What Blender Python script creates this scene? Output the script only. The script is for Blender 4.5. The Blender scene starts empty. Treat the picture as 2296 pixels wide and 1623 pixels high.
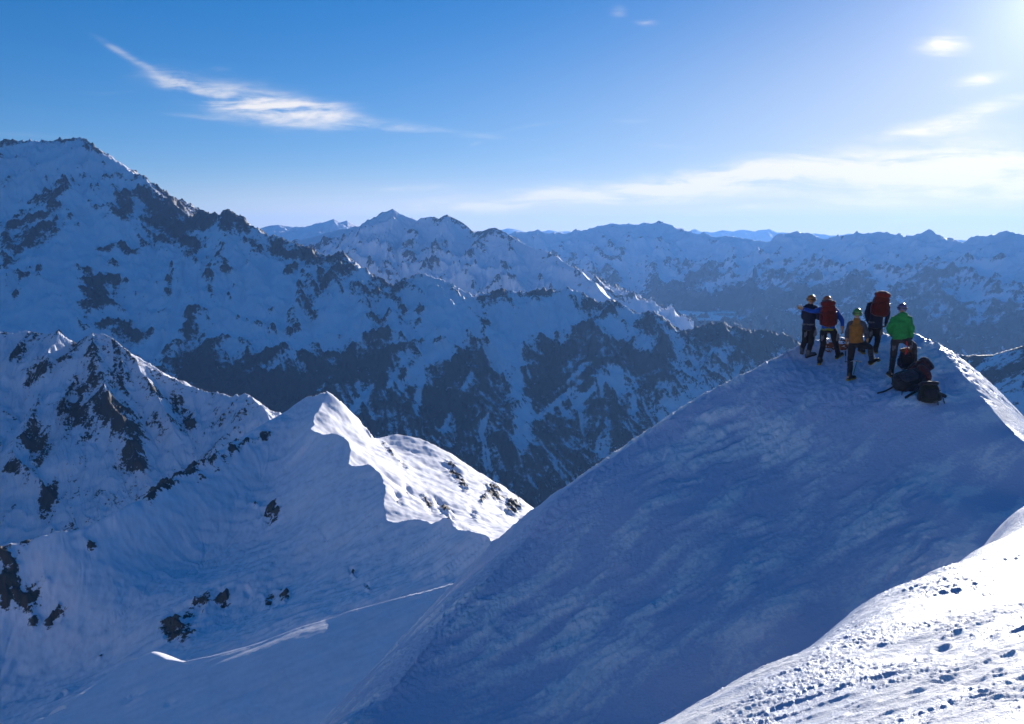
import bpy, bmesh, math, random
import numpy as np
from mathutils import Vector, Matrix

random.seed(7)
scene = bpy.context.scene
COL = scene.collection

# ------------------------------------------------------------------ camera model
# The eye of the photographer is the world origin; +y is the view azimuth, units are metres.
FPX, HORIZ, K = 1005.0, 236.0, 1024.0 / 2296.0
PITCH = math.atan((362.0 - HORIZ) / FPX)
CP, SP = math.cos(PITCH), math.sin(PITCH)


def ray(u, v):
    """survey sighting (in 2296-wide plate units) -> azimuth tangent pieces (x, y, z) per metre of ground range"""
    u = np.asarray(u, float); v = np.asarray(v, float)
    a = (u * K - 512.0) / FPX
    b = (362.0 - v * K) / FPX
    x = a; y = CP + b * SP; z = -SP + b * CP
    h = np.sqrt(x * x + y * y)
    return x / h, y / h, z / h


def P(u, v, D):
    x, y, z = ray(u, v)
    return (float(x * D), float(y * D), float(z * D))


def project(x, y, z):
    """world -> plate units"""
    f = y * CP - z * SP
    up = y * SP + z * CP
    f = np.maximum(f, 1e-3)
    return (x / f * FPX + 512.0) / K, (362.0 - up / f * FPX) / K


# ------------------------------------------------------------------ noise
def _hash(ix, iy, seed):
    h = (ix.astype(np.uint32) * np.uint32(374761393) + iy.astype(np.uint32) * np.uint32(668265263)
         + np.uint32((seed * 2654435761) & 0xFFFFFFFF))
    h = (h ^ (h >> np.uint32(13))) * np.uint32(1274126177)
    h = h ^ (h >> np.uint32(16))
    return h


def perlin(x, y, seed=0):
    x = np.asarray(x, np.float64); y = np.asarray(y, np.float64)
    fx0 = np.floor(x); fy0 = np.floor(y)
    ix = fx0.astype(np.int64); iy = fy0.astype(np.int64)
    fx = (x - fx0).astype(np.float32); fy = (y - fy0).astype(np.float32)
    ux = fx * fx * fx * (fx * (fx * 6 - 15) + 10); uy = fy * fy * fy * (fy * (fy * 6 - 15) + 10)

    def g(jx, jy, dx, dy):
        h = _hash(jx & 0xFFFFFFFF, jy & 0xFFFFFFFF, seed)
        a = (h & np.uint32(1023)).astype(np.float32) * np.float32(2 * math.pi / 1024)
        return np.cos(a) * dx + np.sin(a) * dy
    n00 = g(ix, iy, fx, fy); n10 = g(ix + 1, iy, fx - 1, fy)
    n01 = g(ix, iy + 1, fx, fy - 1); n11 = g(ix + 1, iy + 1, fx - 1, fy - 1)
    a = n00 + ux * (n10 - n00); b = n01 + ux * (n11 - n01)
    return (a + uy * (b - a)) * 1.5


def fbm(x, y, octaves, seed=0, gain=0.5, lac=2.03):
    s = 0; a = 1.0
    for i in range(octaves):
        s = s + a * perlin(x, y, seed + i * 17)
        x = x * lac + 3.1; y = y * lac - 1.7; a *= gain
    return s


def ridged(x, y, octaves, seed=0, gain=0.5, lac=2.07):
    s = 0; a = 1.0; w = 1.0
    for i in range(octaves):
        n = 1.0 - np.abs(perlin(x, y, seed + i * 31)) * 1.6
        n = n * n
        s = s + a * n * w
        w = np.clip(n * 1.4, 0, 1)
        x = x * lac + 5.3; y = y * lac + 2.9; a *= gain
    return s


def sstep(a, b, x):
    t = np.clip((x - a) / (b - a), 0, 1)
    return t * t * (3 - 2 * t)


# ------------------------------------------------------------------ surfaces
class TPS:
    """thin plate surface through surveyed points"""
    def __init__(self, pts, lam=0.0):
        p = np.array(pts, float)
        self.c = p[:, :2].mean(0); self.s = max(p[:, :2].std(), 1e-6)
        q = (p[:, :2] - self.c) / self.s
        n = len(q)
        A = np.zeros((n + 3, n + 3))
        A[:n, :n] = self._k(np.hypot(q[:, None, 0] - q[None, :, 0], q[:, None, 1] - q[None, :, 1])) + lam * np.eye(n)
        A[:n, n] = 1; A[:n, n + 1:] = q
        A[n, :n] = 1; A[n + 1:, :n] = q.T
        b = np.zeros(n + 3); b[:n] = p[:, 2]
        self.w = np.linalg.solve(A, b); self.q = q

    @staticmethod
    def _k(r):
        return np.where(r > 1e-9, r * r * np.log(np.maximum(r, 1e-9)), 0.0)

    def __call__(self, x, y):
        X = (np.asarray(x, float) - self.c[0]) / self.s; Y = (np.asarray(y, float) - self.c[1]) / self.s
        n = len(self.q)
        z = self.w[n] + self.w[n + 1] * X + self.w[n + 2] * Y
        for (a, b), w in zip(self.q, self.w[:n]):
            r2 = (X - a) ** 2 + (Y - b) ** 2
            z = z + w * 0.5 * r2 * np.log(np.maximum(r2, 1e-18))
        return z


def seglist(poly):
    p = np.array(poly, float)
    L = np.concatenate([[0], np.cumsum(np.hypot(*(np.diff(p[:, :2], axis=0).T)))])
    return p, L


def nearest(X, Y, poly):
    """distance, height of the nearest point, arc length and side (+ = right of travel) of a polyline"""
    p, L = seglist(poly)
    bd = np.full(X.shape, 1e18); bz = np.zeros(X.shape); bs = np.zeros(X.shape); sd = np.zeros(X.shape)
    for i in range(len(p) - 1):
        ax, ay, az = p[i]; bx, by, bz_ = p[i + 1]
        dx, dy = bx - ax, by - ay
        l2 = dx * dx + dy * dy + 1e-12
        t = np.clip(((X - ax) * dx + (Y - ay) * dy) / l2, 0, 1)
        ex = X - ax - t * dx; ey = Y - ay - t * dy
        d = ex * ex + ey * ey
        m = d < bd
        bd = np.where(m, d, bd); bz = np.where(m, az + t * (bz_ - az), bz)
        bs = np.where(m, L[i] + t * (L[i + 1] - L[i]), bs)
        sd = np.where(m, dx * ey - dy * ex, sd)
    return np.sqrt(bd), bz, bs, -np.sign(sd)


def tents(X, Y, ridges, floor):
    """mountain massif as the highest of the slopes falling from every ridge line
    ridges: list of (polyline, slope_left, slope_right, length scale, concavity)"""
    best = np.full(X.shape, floor, float); second = best.copy() - 1e3
    S = np.zeros(X.shape); Dd = np.zeros(X.shape) + 1e4
    for k, (poly, sl, sr, L, c) in enumerate(ridges):
        d, z, s, side = nearest(X, Y, poly)
        sl_ = np.where(side > 0, sr, sl)
        h = z - sl_ * (d - c * d * d / (d + L))
        m = h > best
        second = np.where(m, best, np.maximum(second, h))
        S = np.where(m, s + k * 7919.0, S); Dd = np.where(m, d, Dd)
        best = np.where(m, h, best)
    return best, best - second, S, Dd


def sub_ribs(poly, spacing, length, slope, drop, rng, ang=(0.9, 1.25), side=(1, -1), jitter=0.5):
    """little spurs leaving a ridge on both sides, falling downhill"""
    p, L = seglist(poly)
    out = []; s = spacing * rng.uniform(0.3, 0.9); k = 0
    while s < L[-1]:
        i = min(np.searchsorted(L, s) - 1, len(p) - 2); i = max(i, 0)
        t = (s - L[i]) / max(L[i + 1] - L[i], 1e-6)
        b = p[i] + t * (p[i + 1] - p[i])
        d = (p[i + 1] - p[i])[:2]; d = d / (np.hypot(*d) + 1e-9)
        if p[i + 1][2] > p[i][2]:
            d = -d
        for sg in side:
            a = sg * rng.uniform(*ang)
            e = np.array([d[0] * math.cos(a) - d[1] * math.sin(a), d[0] * math.sin(a) + d[1] * math.cos(a)])
            ln = length * rng.uniform(0.6, 1.25)
            q = [(b[0], b[1], b[2] - drop)]
            for j in (0.35, 0.7, 1.0):
                w = rng.normal(0, 0.10) * ln
                q.append((b[0] + e[0] * ln * j - e[1] * w, b[1] + e[1] * ln * j + e[0] * w, b[2] - drop - slope * ln * (j - 0.22 * j * j)))
            out.append(q)
        s += spacing * rng.uniform(1 - jitter, 1 + jitter)
    return out


# ------------------------------------------------------------------ mesh output
def az_of(u):
    x, y, _ = ray(u, 530.0)
    return np.arctan2(x, y)


def polar(u0, u1, n, r0, r1, m, power=None):
    az = np.linspace(float(az_of(u0)), float(az_of(u1)), n)
    r = np.geomspace(r0, r1, m)
    A, R = np.meshgrid(az, r)
    return R * np.sin(A), R * np.cos(A)


def tag(o, label=None, cat=None, group=None, kind=None):
    for k, v in (('label', label), ('category', cat), ('group', group), ('kind', kind)):
        if v:
            o[k] = v
    return o


def grid_object(name, X, Y, Z, mat, attrs=None, smooth=True):
    m, n = X.shape
    co = np.empty((m * n, 3), np.float32)
    co[:, 0] = X.ravel(); co[:, 1] = Y.ravel(); co[:, 2] = Z.ravel()
    idx = np.arange(m * n, dtype=np.int32).reshape(m, n)
    f = np.stack([idx[:-1, :-1], idx[:-1, 1:], idx[1:, 1:], idx[1:, :-1]], -1).reshape(-1, 4)[:, ::-1]
    me = bpy.data.meshes.new(name)
    nf = len(f)
    me.vertices.add(m * n); me.vertices.foreach_set('co', co.ravel())
    me.loops.add(nf * 4); me.loops.foreach_set('vertex_index', np.ascontiguousarray(f).ravel())
    me.polygons.add(nf)
    me.polygons.foreach_set('loop_start', np.arange(0, nf * 4, 4, dtype=np.int32))
    me.polygons.foreach_set('loop_total', np.full(nf, 4, np.int32))
    me.update(calc_edges=True)
    me.polygons.foreach_set('use_smooth', np.full(nf, smooth, bool))
    for k, v in (attrs or {}).items():
        a = me.attributes.new(k, 'FLOAT', 'POINT')
        a.data.foreach_set('value', np.ascontiguousarray(v, dtype=np.float32).ravel())
    me.materials.append(mat)
    o = bpy.data.objects.new(name, me); COL.objects.link(o)
    o['kind'] = 'structure'
    return o


def slope_of(X, Y, Z):
    """steepness and a convexity measure on a polar grid"""
    dxr, dxa = np.gradient(X); dyr, dya = np.gradient(Y); dzr, dza = np.gradient(Z)
    nx = dyr * dza - dzr * dya; ny = dzr * dxa - dxr * dza; nz = dxr * dya - dyr * dxa
    return np.sqrt(nx * nx + ny * ny) / (np.abs(nz) + 1e-9)


def blur(a, k):
    for ax in (0, 1):
        p = np.pad(a, [(k, k) if i == ax else (0, 0) for i in (0, 1)], mode='edge')
        c = np.cumsum(p, axis=ax)
        c = np.concatenate([np.zeros_like(np.take(c, [0], ax)), c], axis=ax)
        w = 2 * k + 1
        a = (np.take(c, np.arange(w, c.shape[ax]), ax) - np.take(c, np.arange(0, c.shape[ax] - w), ax)) / w
    return a


def fall_streaks(X, Y, Z, noise, step, n):
    """noise smeared along the fall line of a polar grid, like avalanche tracks and gullies; unit variance"""
    R = np.hypot(X, Y); m, k = X.shape
    lq = math.log(R[-1, 0] / R[0, 0]) / (m - 1)
    th = np.arctan2(X, Y); dt = float(th[0, 1] - th[0, 0])
    S = blur(Z, 3)
    gi, gj = np.gradient(S)
    vr = -gi / (R * lq); vt = -gj / (R * dt)
    g = np.hypot(vr, vt) + 1e-6
    vi = (vr / g * step / (R * lq)).astype(np.float32); vj = (vt / g * step / (R * dt)).astype(np.float32)
    I0, J0 = np.meshgrid(np.arange(m, dtype=np.float32), np.arange(k, dtype=np.float32), indexing='ij')
    acc = noise.astype(np.float32).copy(); w = 1.0
    for sg in (1, -1):
        I, J = I0.copy(), J0.copy()
        for s in range(n):
            a = np.clip(np.rint(I), 0, m - 1).astype(np.int32); b = np.clip(np.rint(J), 0, k - 1).astype(np.int32)
            I += sg * vi[a, b]; J += sg * vj[a, b]
            a = np.clip(np.rint(I), 0, m - 1).astype(np.int32); b = np.clip(np.rint(J), 0, k - 1).astype(np.int32)
            acc += noise[a, b]
    acc = acc / (2 * n + 1)
    return (acc - acc.mean()) / (acc.std() + 1e-9)


def outcrops(X, Y, Z, patches):
    """bare rock survey: (u, v, half length, half width, angle deg, strength) sighted from the summit"""
    U, V = project(X, Y, Z)
    w = np.zeros(X.shape)
    for (u, v, a, b, ang, s) in patches:
        t = math.radians(ang)
        du = U - u; dv = V - v
        p = (du * math.cos(t) - dv * math.sin(t)) / a; q = (du * math.sin(t) + dv * math.cos(t)) / b
        r = p * p + q * q
        w = np.maximum(w, s * np.exp(-np.minimum(r, 30) ** 1.3)) if s > 0 else w + s * np.exp(-np.minimum(r, 30))
    return w


# ------------------------------------------------------------------ materials
def new_mat(name):
    m = bpy.data.materials.new(name); m.use_nodes = True
    nt = m.node_tree; nt.nodes.clear()
    return m, nt


class NT:
    def __init__(self, nt):
        self.nt = nt

    def n(self, t, **kw):
        o = self.nt.nodes.new(t)
        for k, v in kw.items():
            if k.startswith('i_'):
                key = k[2:]
                o.inputs[int(key) if key.isdigit() else key.replace('_', ' ')].default_value = v
            else:
                setattr(o, k, v)
        return o

    def l(self, a, b):
        self.nt.links.new(a, b)

    def math(self, op, a, b=None, c=None, clamp=False):
        o = self.nt.nodes.new('ShaderNodeMath'); o.operation = op; o.use_clamp = clamp
        for i, s in enumerate((a, b, c)):
            if s is None:
                continue
            if isinstance(s, (int, float)):
                o.inputs[i].default_value = s
            else:
                self.l(s, o.inputs[i])
        return o.outputs[0]

    def mix(self, fac, a, b):
        o = self.nt.nodes.new('ShaderNodeMix'); o.data_type = 'RGBA'
        for s, i in ((fac, 0), (a, 6), (b, 7)):
            if isinstance(s, (int, float, tuple)):
                o.inputs[i].default_value = s
            else:
                self.l(s, o.inputs[i])
        return o.outputs[2]

    def ramp(self, fac, lo, hi):
        o = self.nt.nodes.new('ShaderNodeMapRange'); o.interpolation_type = 'SMOOTHSTEP'
        self.l(fac, o.inputs[0]); o.inputs[1].default_value = lo; o.inputs[2].default_value = hi
        return o.outputs[0]

    def noise(self, vec, scale, detail=4, rough=0.55, dist=0.0):
        o = self.n('ShaderNodeTexNoise'); o.inputs['Scale'].default_value = scale; o.inputs['Detail'].default_value = detail
        o.inputs['Roughness'].default_value = rough; o.inputs['Distortion'].default_value = dist
        self.l(vec, o.inputs['Vector'])
        return o.outputs[0]


def mountain_mat(name, grain, snow=(0.92, 0.905, 0.955), rock=(0.075, 0.065, 0.06), rock2=(0.14, 0.12, 0.10), bump=0.5, mott=1.5):
    """snow and bare rock; the attribute 'rock' says where the mountain is bare. grain = size of the smallest detail in metres"""
    m, nt = new_mat(name); q = NT(nt)
    geo = q.n('ShaderNodeNewGeometry'); att = q.n('ShaderNodeAttribute', attribute_name='rock')
    pos = geo.outputs['Position']
    n1 = q.noise(pos, 1.0 / grain, 6, 0.72)
    n2 = q.noise(pos, 0.22 / grain, 3, 0.6)
    f = q.math('ADD', att.outputs['Fac'], q.math('MULTIPLY', q.math('SUBTRACT', n1, 0.5), mott))
    fac = q.ramp(f, 0.44, 0.60)
    rc = q.mix(n2, rock + (1,), rock2 + (1,))
    sc = q.mix(q.ramp(n2, 0.35, 0.7), snow + (1,), tuple(c * 0.93 for c in snow) + (1,))
    col = q.mix(fac, sc, rc)
    b = q.n('ShaderNodeBsdfPrincipled'); q.l(col, b.inputs['Base Color'])
    b.inputs['Roughness'].default_value = 0.65; b.inputs['Specular IOR Level'].default_value = 0.25
    bp = q.n('ShaderNodeBump'); bp.inputs['Distance'].default_value = grain * 0.6
    q.l(q.math('MULTIPLY', n1, q.math('ADD', fac, 0.12)), bp.inputs['Height']); bp.inputs['Strength'].default_value = bump
    q.l(bp.outputs[0], b.inputs['Normal'])
    o = q.n('ShaderNodeOutputMaterial'); q.l(b.outputs[0], o.inputs[0])
    return m


def simple_mat(name, col, rough=0.6, var=0.25, scale=30.0, metallic=0.0, bump=0.0, spec=0.4, sheen=0.0):
    m, nt = new_mat(name); q = NT(nt)
    tc = q.n('ShaderNodeTexCoord')
    n = q.noise(tc.outputs['Object'], scale, 4, 0.6)
    c = q.mix(q.ramp(n, 0.3, 0.7), tuple(x * (1 - var) for x in col) + (1,), tuple(min(1, x * (1 + var)) for x in col) + (1,))
    b = q.n('ShaderNodeBsdfPrincipled'); q.l(c, b.inputs['Base Color'])
    b.inputs['Roughness'].default_value = rough; b.inputs['Metallic'].default_value = metallic
    b.inputs['Specular IOR Level'].default_value = spec
    b.inputs['Sheen Weight'].default_value = sheen
    if bump:
        bp = q.n('ShaderNodeBump'); bp.inputs['Distance'].default_value = bump; q.l(n, bp.inputs['Height']); q.l(bp.outputs[0], b.inputs['Normal'])
    o = q.n('ShaderNodeOutputMaterial'); q.l(b.outputs[0], o.inputs[0])
    return m
# ------------------------------------------------------------------ the summit: near mound and snow dome
OUT = [P(*q) for q in [(300, 2100, 12.5), (560, 1850, 14.0), (780, 1623, 15.6), (870, 1560, 16.2), (1000, 1400, 18.0), (1120, 1268, 19.6),
       (1190, 1200, 20.4), (1240, 1128, 21.2), (1290, 1080, 21.8), (1400, 1008, 22.8), (1500, 942, 23.8), (1600, 878, 24.9), (1720, 812, 26.3),
       (1800, 772, 27.4), (1870, 756, 28.3), (1960, 749, 28.7), (2050, 749, 28.7), (2105, 774, 27.8), (2150, 826, 26.5), (2200, 886, 25.4),
       (2250, 948, 24.3), (2296, 990, 23.6), (2400, 1062, 23.2), (2600, 1150, 21.5), (3000, 1280, 17.0)]] + [(15.5, 3.0, -4.2), (14.0, -4.0, -3.4)]
FACE = [(2195, 895, 25.15), (2147, 836, 26.25), (2246, 962, 24.05), (2102, 782, 27.55), (1800, 800, 27.0), (1905, 858, 25.2), (1985, 790, 27.5), (2060, 900, 24.2), (2010, 830, 26.0), (2120, 880, 25.2), (1700, 1000, 23.0), (1850, 1000, 22.8),
        (2000, 1000, 22.6), (2150, 1000, 23.0), (1700, 1200, 19.8), (1900, 1180, 19.9), (2100, 1130, 20.6), (1500, 1150, 20.4), (1400, 1250, 19.2), (1550, 1330, 17.9),
        (2230, 1090, 22.2), (2290, 1060, 22.7), (2100, 1250, 18.4), (1900, 1300, 18.0), (1300, 1400, 17.6), (1500, 1480, 16.0), (1750, 1400, 16.7), (1150, 1550, 16.1), (1400, 1610, 15.0),
        (1000, 1620, 15.4)]
MOUND = [(1510, 1623, 6.3), (1620, 1550, 6.8), (1720, 1490, 7.4), (1920, 1372, 9.2), (2040, 1320, 10.6), (2130, 1278, 12.4), (2200, 1232, 14.4), (2260, 1180, 16.4),
         (2296, 1600, 5.0), (2000, 1623, 5.3), (1750, 1623, 5.8), (2296, 1400, 7.1), (2100, 1460, 6.9), (2000, 1450, 7.2), (2296, 1260, 10.2), (2450, 1350, 8.4), (2500, 1200, 12.6), (2700, 1300, 9.2)]
DIP = [(1510, 10.6, -7.0), (1350, 9.5, -6.6), (1620, 11.5, -6.9), (1720, 11.6, -6.7), (1920, 13.2, -6.4), (2050, 14.4, -6.1), (2130, 15.8, -5.95), (2220, 17.9, -5.65), (2290, 19.5, -5.55), (1200, 10.5, -7.2), (1000, 11, -7.4)]
pts = [P(*q) for q in FACE + MOUND] + OUT[1:-2]
for u, D, z in DIP:
    x, y, _ = ray(u, 1300); pts.append((float(x) * D, float(y) * D, z))
pts += [(0, 0, -1.68), (1.5, 1.0, -1.75), (-1.2, 1.5, -2.0), (0.5, -3, -1.6), (-3.5, 1, -3.4), (-3, 5, -4.8), (5, -2, -1.9), (6, 3, -2.5), (10, 2, -3.2), (-4.5, 9, -7.0), (-2, 3.5, -2.8), (0.2, 3.5, -2.35)]
_fore = TPS(pts, 1e-4)


def fore_base(X, Y):
    X = np.asarray(X, float); Y = np.asarray(Y, float)
    d, z, s, side = nearest(X, Y, OUT)
    zi = _fore(X, Y)
    outside = side < 0
    drop = 1.25 * d - 0.8 * 1.6 * (1 - np.exp(-d / 1.6))
    return np.where(outside, z - drop, zi), np.where(outside, -d, d)


_pr = np.random.default_rng(3)
PRINTS = []
for _u, _v, _d in [(2060, 1500, 6.6), (2110, 1470, 6.9), (2150, 1520, 6.2), (2190, 1480, 6.6), (2230, 1530, 6.0), (2180, 1560, 5.8), (2120, 1545, 6.0), (2250, 1490, 6.4), (2215, 1455, 6.9), (2140, 1440, 7.2), (1990, 1530, 6.3), (2050, 1570, 5.8), (2270, 1570, 5.5), (1930, 1590, 5.7), (2280, 1430, 7.0)]:
    _p = P(_u, _v, _d); PRINTS.append((_p[0], _p[1], _pr.uniform(.2, 1.4), _pr.uniform(.7, 1.1)))


def streak(X, Y, ang, ls, lw, octv, seed):
    c, s = math.cos(ang), math.sin(ang)
    return fbm((X * c + Y * s) / ls, (-X * s + Y * c) / lw, octv, seed)


def fore_detail(X, Y, Zb, sd):
    # wind carved snow: long soft drifts, feathery rime, and fine crust
    wx = 0.35 * fbm(X / 1.7, Y / 1.7, 2, 5); wy = 0.35 * fbm(X / 1.7, Y / 1.7, 2, 9)
    R = np.hypot(X, Y)
    a = 0.62
    drifts = streak(X + wx, Y + wy, a, 3.2, 1.0, 3, 11)
    wx *= .5; wy *= .5
    rime = ridged(((X + wx) * math.cos(a) + (Y + wy) * math.sin(a)) / 0.80, (-(X + wx) * math.sin(a) + (Y + wy) * math.cos(a)) / 0.26, 5, 21, .6)
    patch = np.clip(.5 + .80 * fbm(((X + wx) * math.cos(a) + (Y + wy) * math.sin(a)) / 1.9, (-(X + wx) * math.sin(a) + (Y + wy) * math.cos(a)) / .55, 5, 33, .58), 0, 1)
    patch = patch * np.clip(.80 + .8 * fbm(X / 3.2, Y / 3.2, 3, 35), .15, 1.3)
    crust = fbm(X / 0.16, Y / 0.16, 3, 41)
    edge = np.exp(-(sd / 0.5) ** 2)
    lumps = ridged(X / 0.24, Y / 0.17, 4, 55, .6)
    face = sstep(9.0, 13.0, R - 0.22 * X)
    calm = 1 - .65 * sstep(.40, .47, X / np.maximum(Y, .1)) * (1 - 0) - .30 * sstep(.38, .44, X / np.maximum(Y, .1)) * sstep(20, 23, np.hypot(X, Y))
    gran = ridged(X / .11, Y / .09, 3, 45)
    z = face * calm * (0.045 * drifts + 0.030 * (rime - 0.9) * patch + 0.012 * crust * (0.25 + patch) + .010 * (gran - .8) * patch + .060 * patch)
    camp = np.exp(-(((X - 9.3) / 3.4) ** 2 + ((Y - 24.8) / 2.6) ** 2) ** 2)
    z += camp * .030 * (ridged(X / .30, Y / .26, 4, 47) - .8)
    z += face * calm * edge * 0.030 * (lumps - 0.8) * (.4 + patch)
    # trodden, wind scoured sunlit mound
    near = 1 - face
    b = 0.30
    sas = ridged((X * math.cos(b) + Y * math.sin(b)) / 0.75 + 0.3 * wx, (-X * math.sin(b) + Y * math.cos(b)) / 0.22, 4, 61)
    tram = sstep(0.05, 0.5, fbm(X / 1.1, Y / 1.1, 2, 71))
    chop = ridged(X / 0.11, Y / 0.10, 3, 81)
    prints = np.zeros_like(X)
    for (px, py, an, sz) in PRINTS:
        c2, s2 = math.cos(an), math.sin(an)
        p = ((X - px) * c2 + (Y - py) * s2) / (.085 * sz); q = (-(X - px) * s2 + (Y - py) * c2) / (.048 * sz)
        r2 = p * p + q * q
        prints += np.where(r2 < 9, -.013 * np.exp(-r2 ** 1.3) + .007 * np.exp(-(np.sqrt(r2) - 1.5) ** 2 / .12), 0)
    z += prints
    z += near * (0.011 * (sas - 0.8) + 0.010 * tram * (chop - 0.8) + 0.035 * fbm(X / 1.6, Y / 1.6, 2, 91) + 0.004 * crust + 0.007 * ridged(X / .06, Y / .045, 3, 99) * sstep(-.3, .3, fbm(X / .8, Y / .8, 2, 97)))
    return z, patch, tram


def build_foreground(mat):
    az = np.concatenate([np.radians(np.linspace(-100, -31, 70)[:-1]), np.radians(np.linspace(-31, 31, 1000)), np.radians(np.linspace(31, 110, 80)[1:])])
    r = np.concatenate([np.geomspace(0.4, 3.3, 30)[:-1], np.geomspace(3.3, 32, 920), np.geomspace(32, 420, 90)[1:]])
    A, R = np.meshgrid(az, r)
    X = R * np.sin(A); Y = R * np.cos(A)
    Zb, sd = fore_base(X, Y)
    dz, patch, tram = fore_detail(X, Y, Zb, sd)
    far = np.clip((R - 34) / 60, 0, 1)
    Z = Zb + dz * (1 - far) + far * 8 * fbm(X / 30, Y / 30, 5, 3)
    _b = {'frost': patch}
    return grid_object('summit_snow_slope', X, Y, Z, mat, _b)


def ground(u, v, lo=3.0, hi=34.0):
    """where a line of sight meets the summit snow"""
    D = np.linspace(lo, hi, 6000)
    x, y, z = ray(u, v)
    X = x * D; Y = y * D
    Zb, sd = fore_base(X, Y); dz, _, _ = fore_detail(X, Y, Zb, sd)
    below = (z * D) < (Zb + dz)
    i = int(np.argmax(below)) if below.any() else int(np.argmin(z * D - Zb - dz))
    return Vector((float(X[i]), float(Y[i]), float(Zb[i] + dz[i])))


def ground_z(x, y):
    X = np.array([x]); Y = np.array([y])
    Zb, sd = fore_base(X, Y); dz, _, _ = fore_detail(X, Y, Zb, sd)
    return float(Zb[0] + dz[0])


def snow_mat():
    m, nt = new_mat('summit_snow'); q = NT(nt)
    geo = q.n('ShaderNodeNewGeometry'); att = q.n('ShaderNodeAttribute', attribute_name='frost')
    pos = geo.outputs['Position']
    n1 = q.noise(pos, 14, 6, 0.7); n2 = q.noise(pos, 1.3, 4, 0.6); n3 = q.noise(pos, 90, 3, 0.7)
    ice = q.ramp(q.math('ADD', att.outputs['Fac'], q.math('MULTIPLY', q.math('SUBTRACT', n1, 0.5), 1.2)), 0.2, 0.85)
    col = q.mix(ice, (0.60, 0.67, 0.83, 1), (0.97, 0.965, 0.985, 1))
    b = q.n('ShaderNodeBsdfPrincipled'); q.l(col, b.inputs['Base Color'])
    rough = q.n('ShaderNodeMapRange'); q.l(ice, rough.inputs[0]); rough.inputs[3].default_value = 0.42; rough.inputs[4].default_value = 0.75
    q.l(rough.outputs[0], b.inputs['Roughness']); b.inputs['Specular IOR Level'].default_value = 0.35
    h = q.math('ADD', q.math('MULTIPLY', n1, 1.0), q.math('MULTIPLY', n3, 0.25))
    bp = q.n('ShaderNodeBump'); bp.inputs['Distance'].default_value = 0.05; bp.inputs['Strength'].default_value = 0.6
    q.l(h, bp.inputs['Height']); q.l(bp.outputs[0], b.inputs['Normal'])
    o = q.n('ShaderNodeOutputMaterial'); q.l(b.outputs[0], o.inputs[0])
    return m
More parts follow.
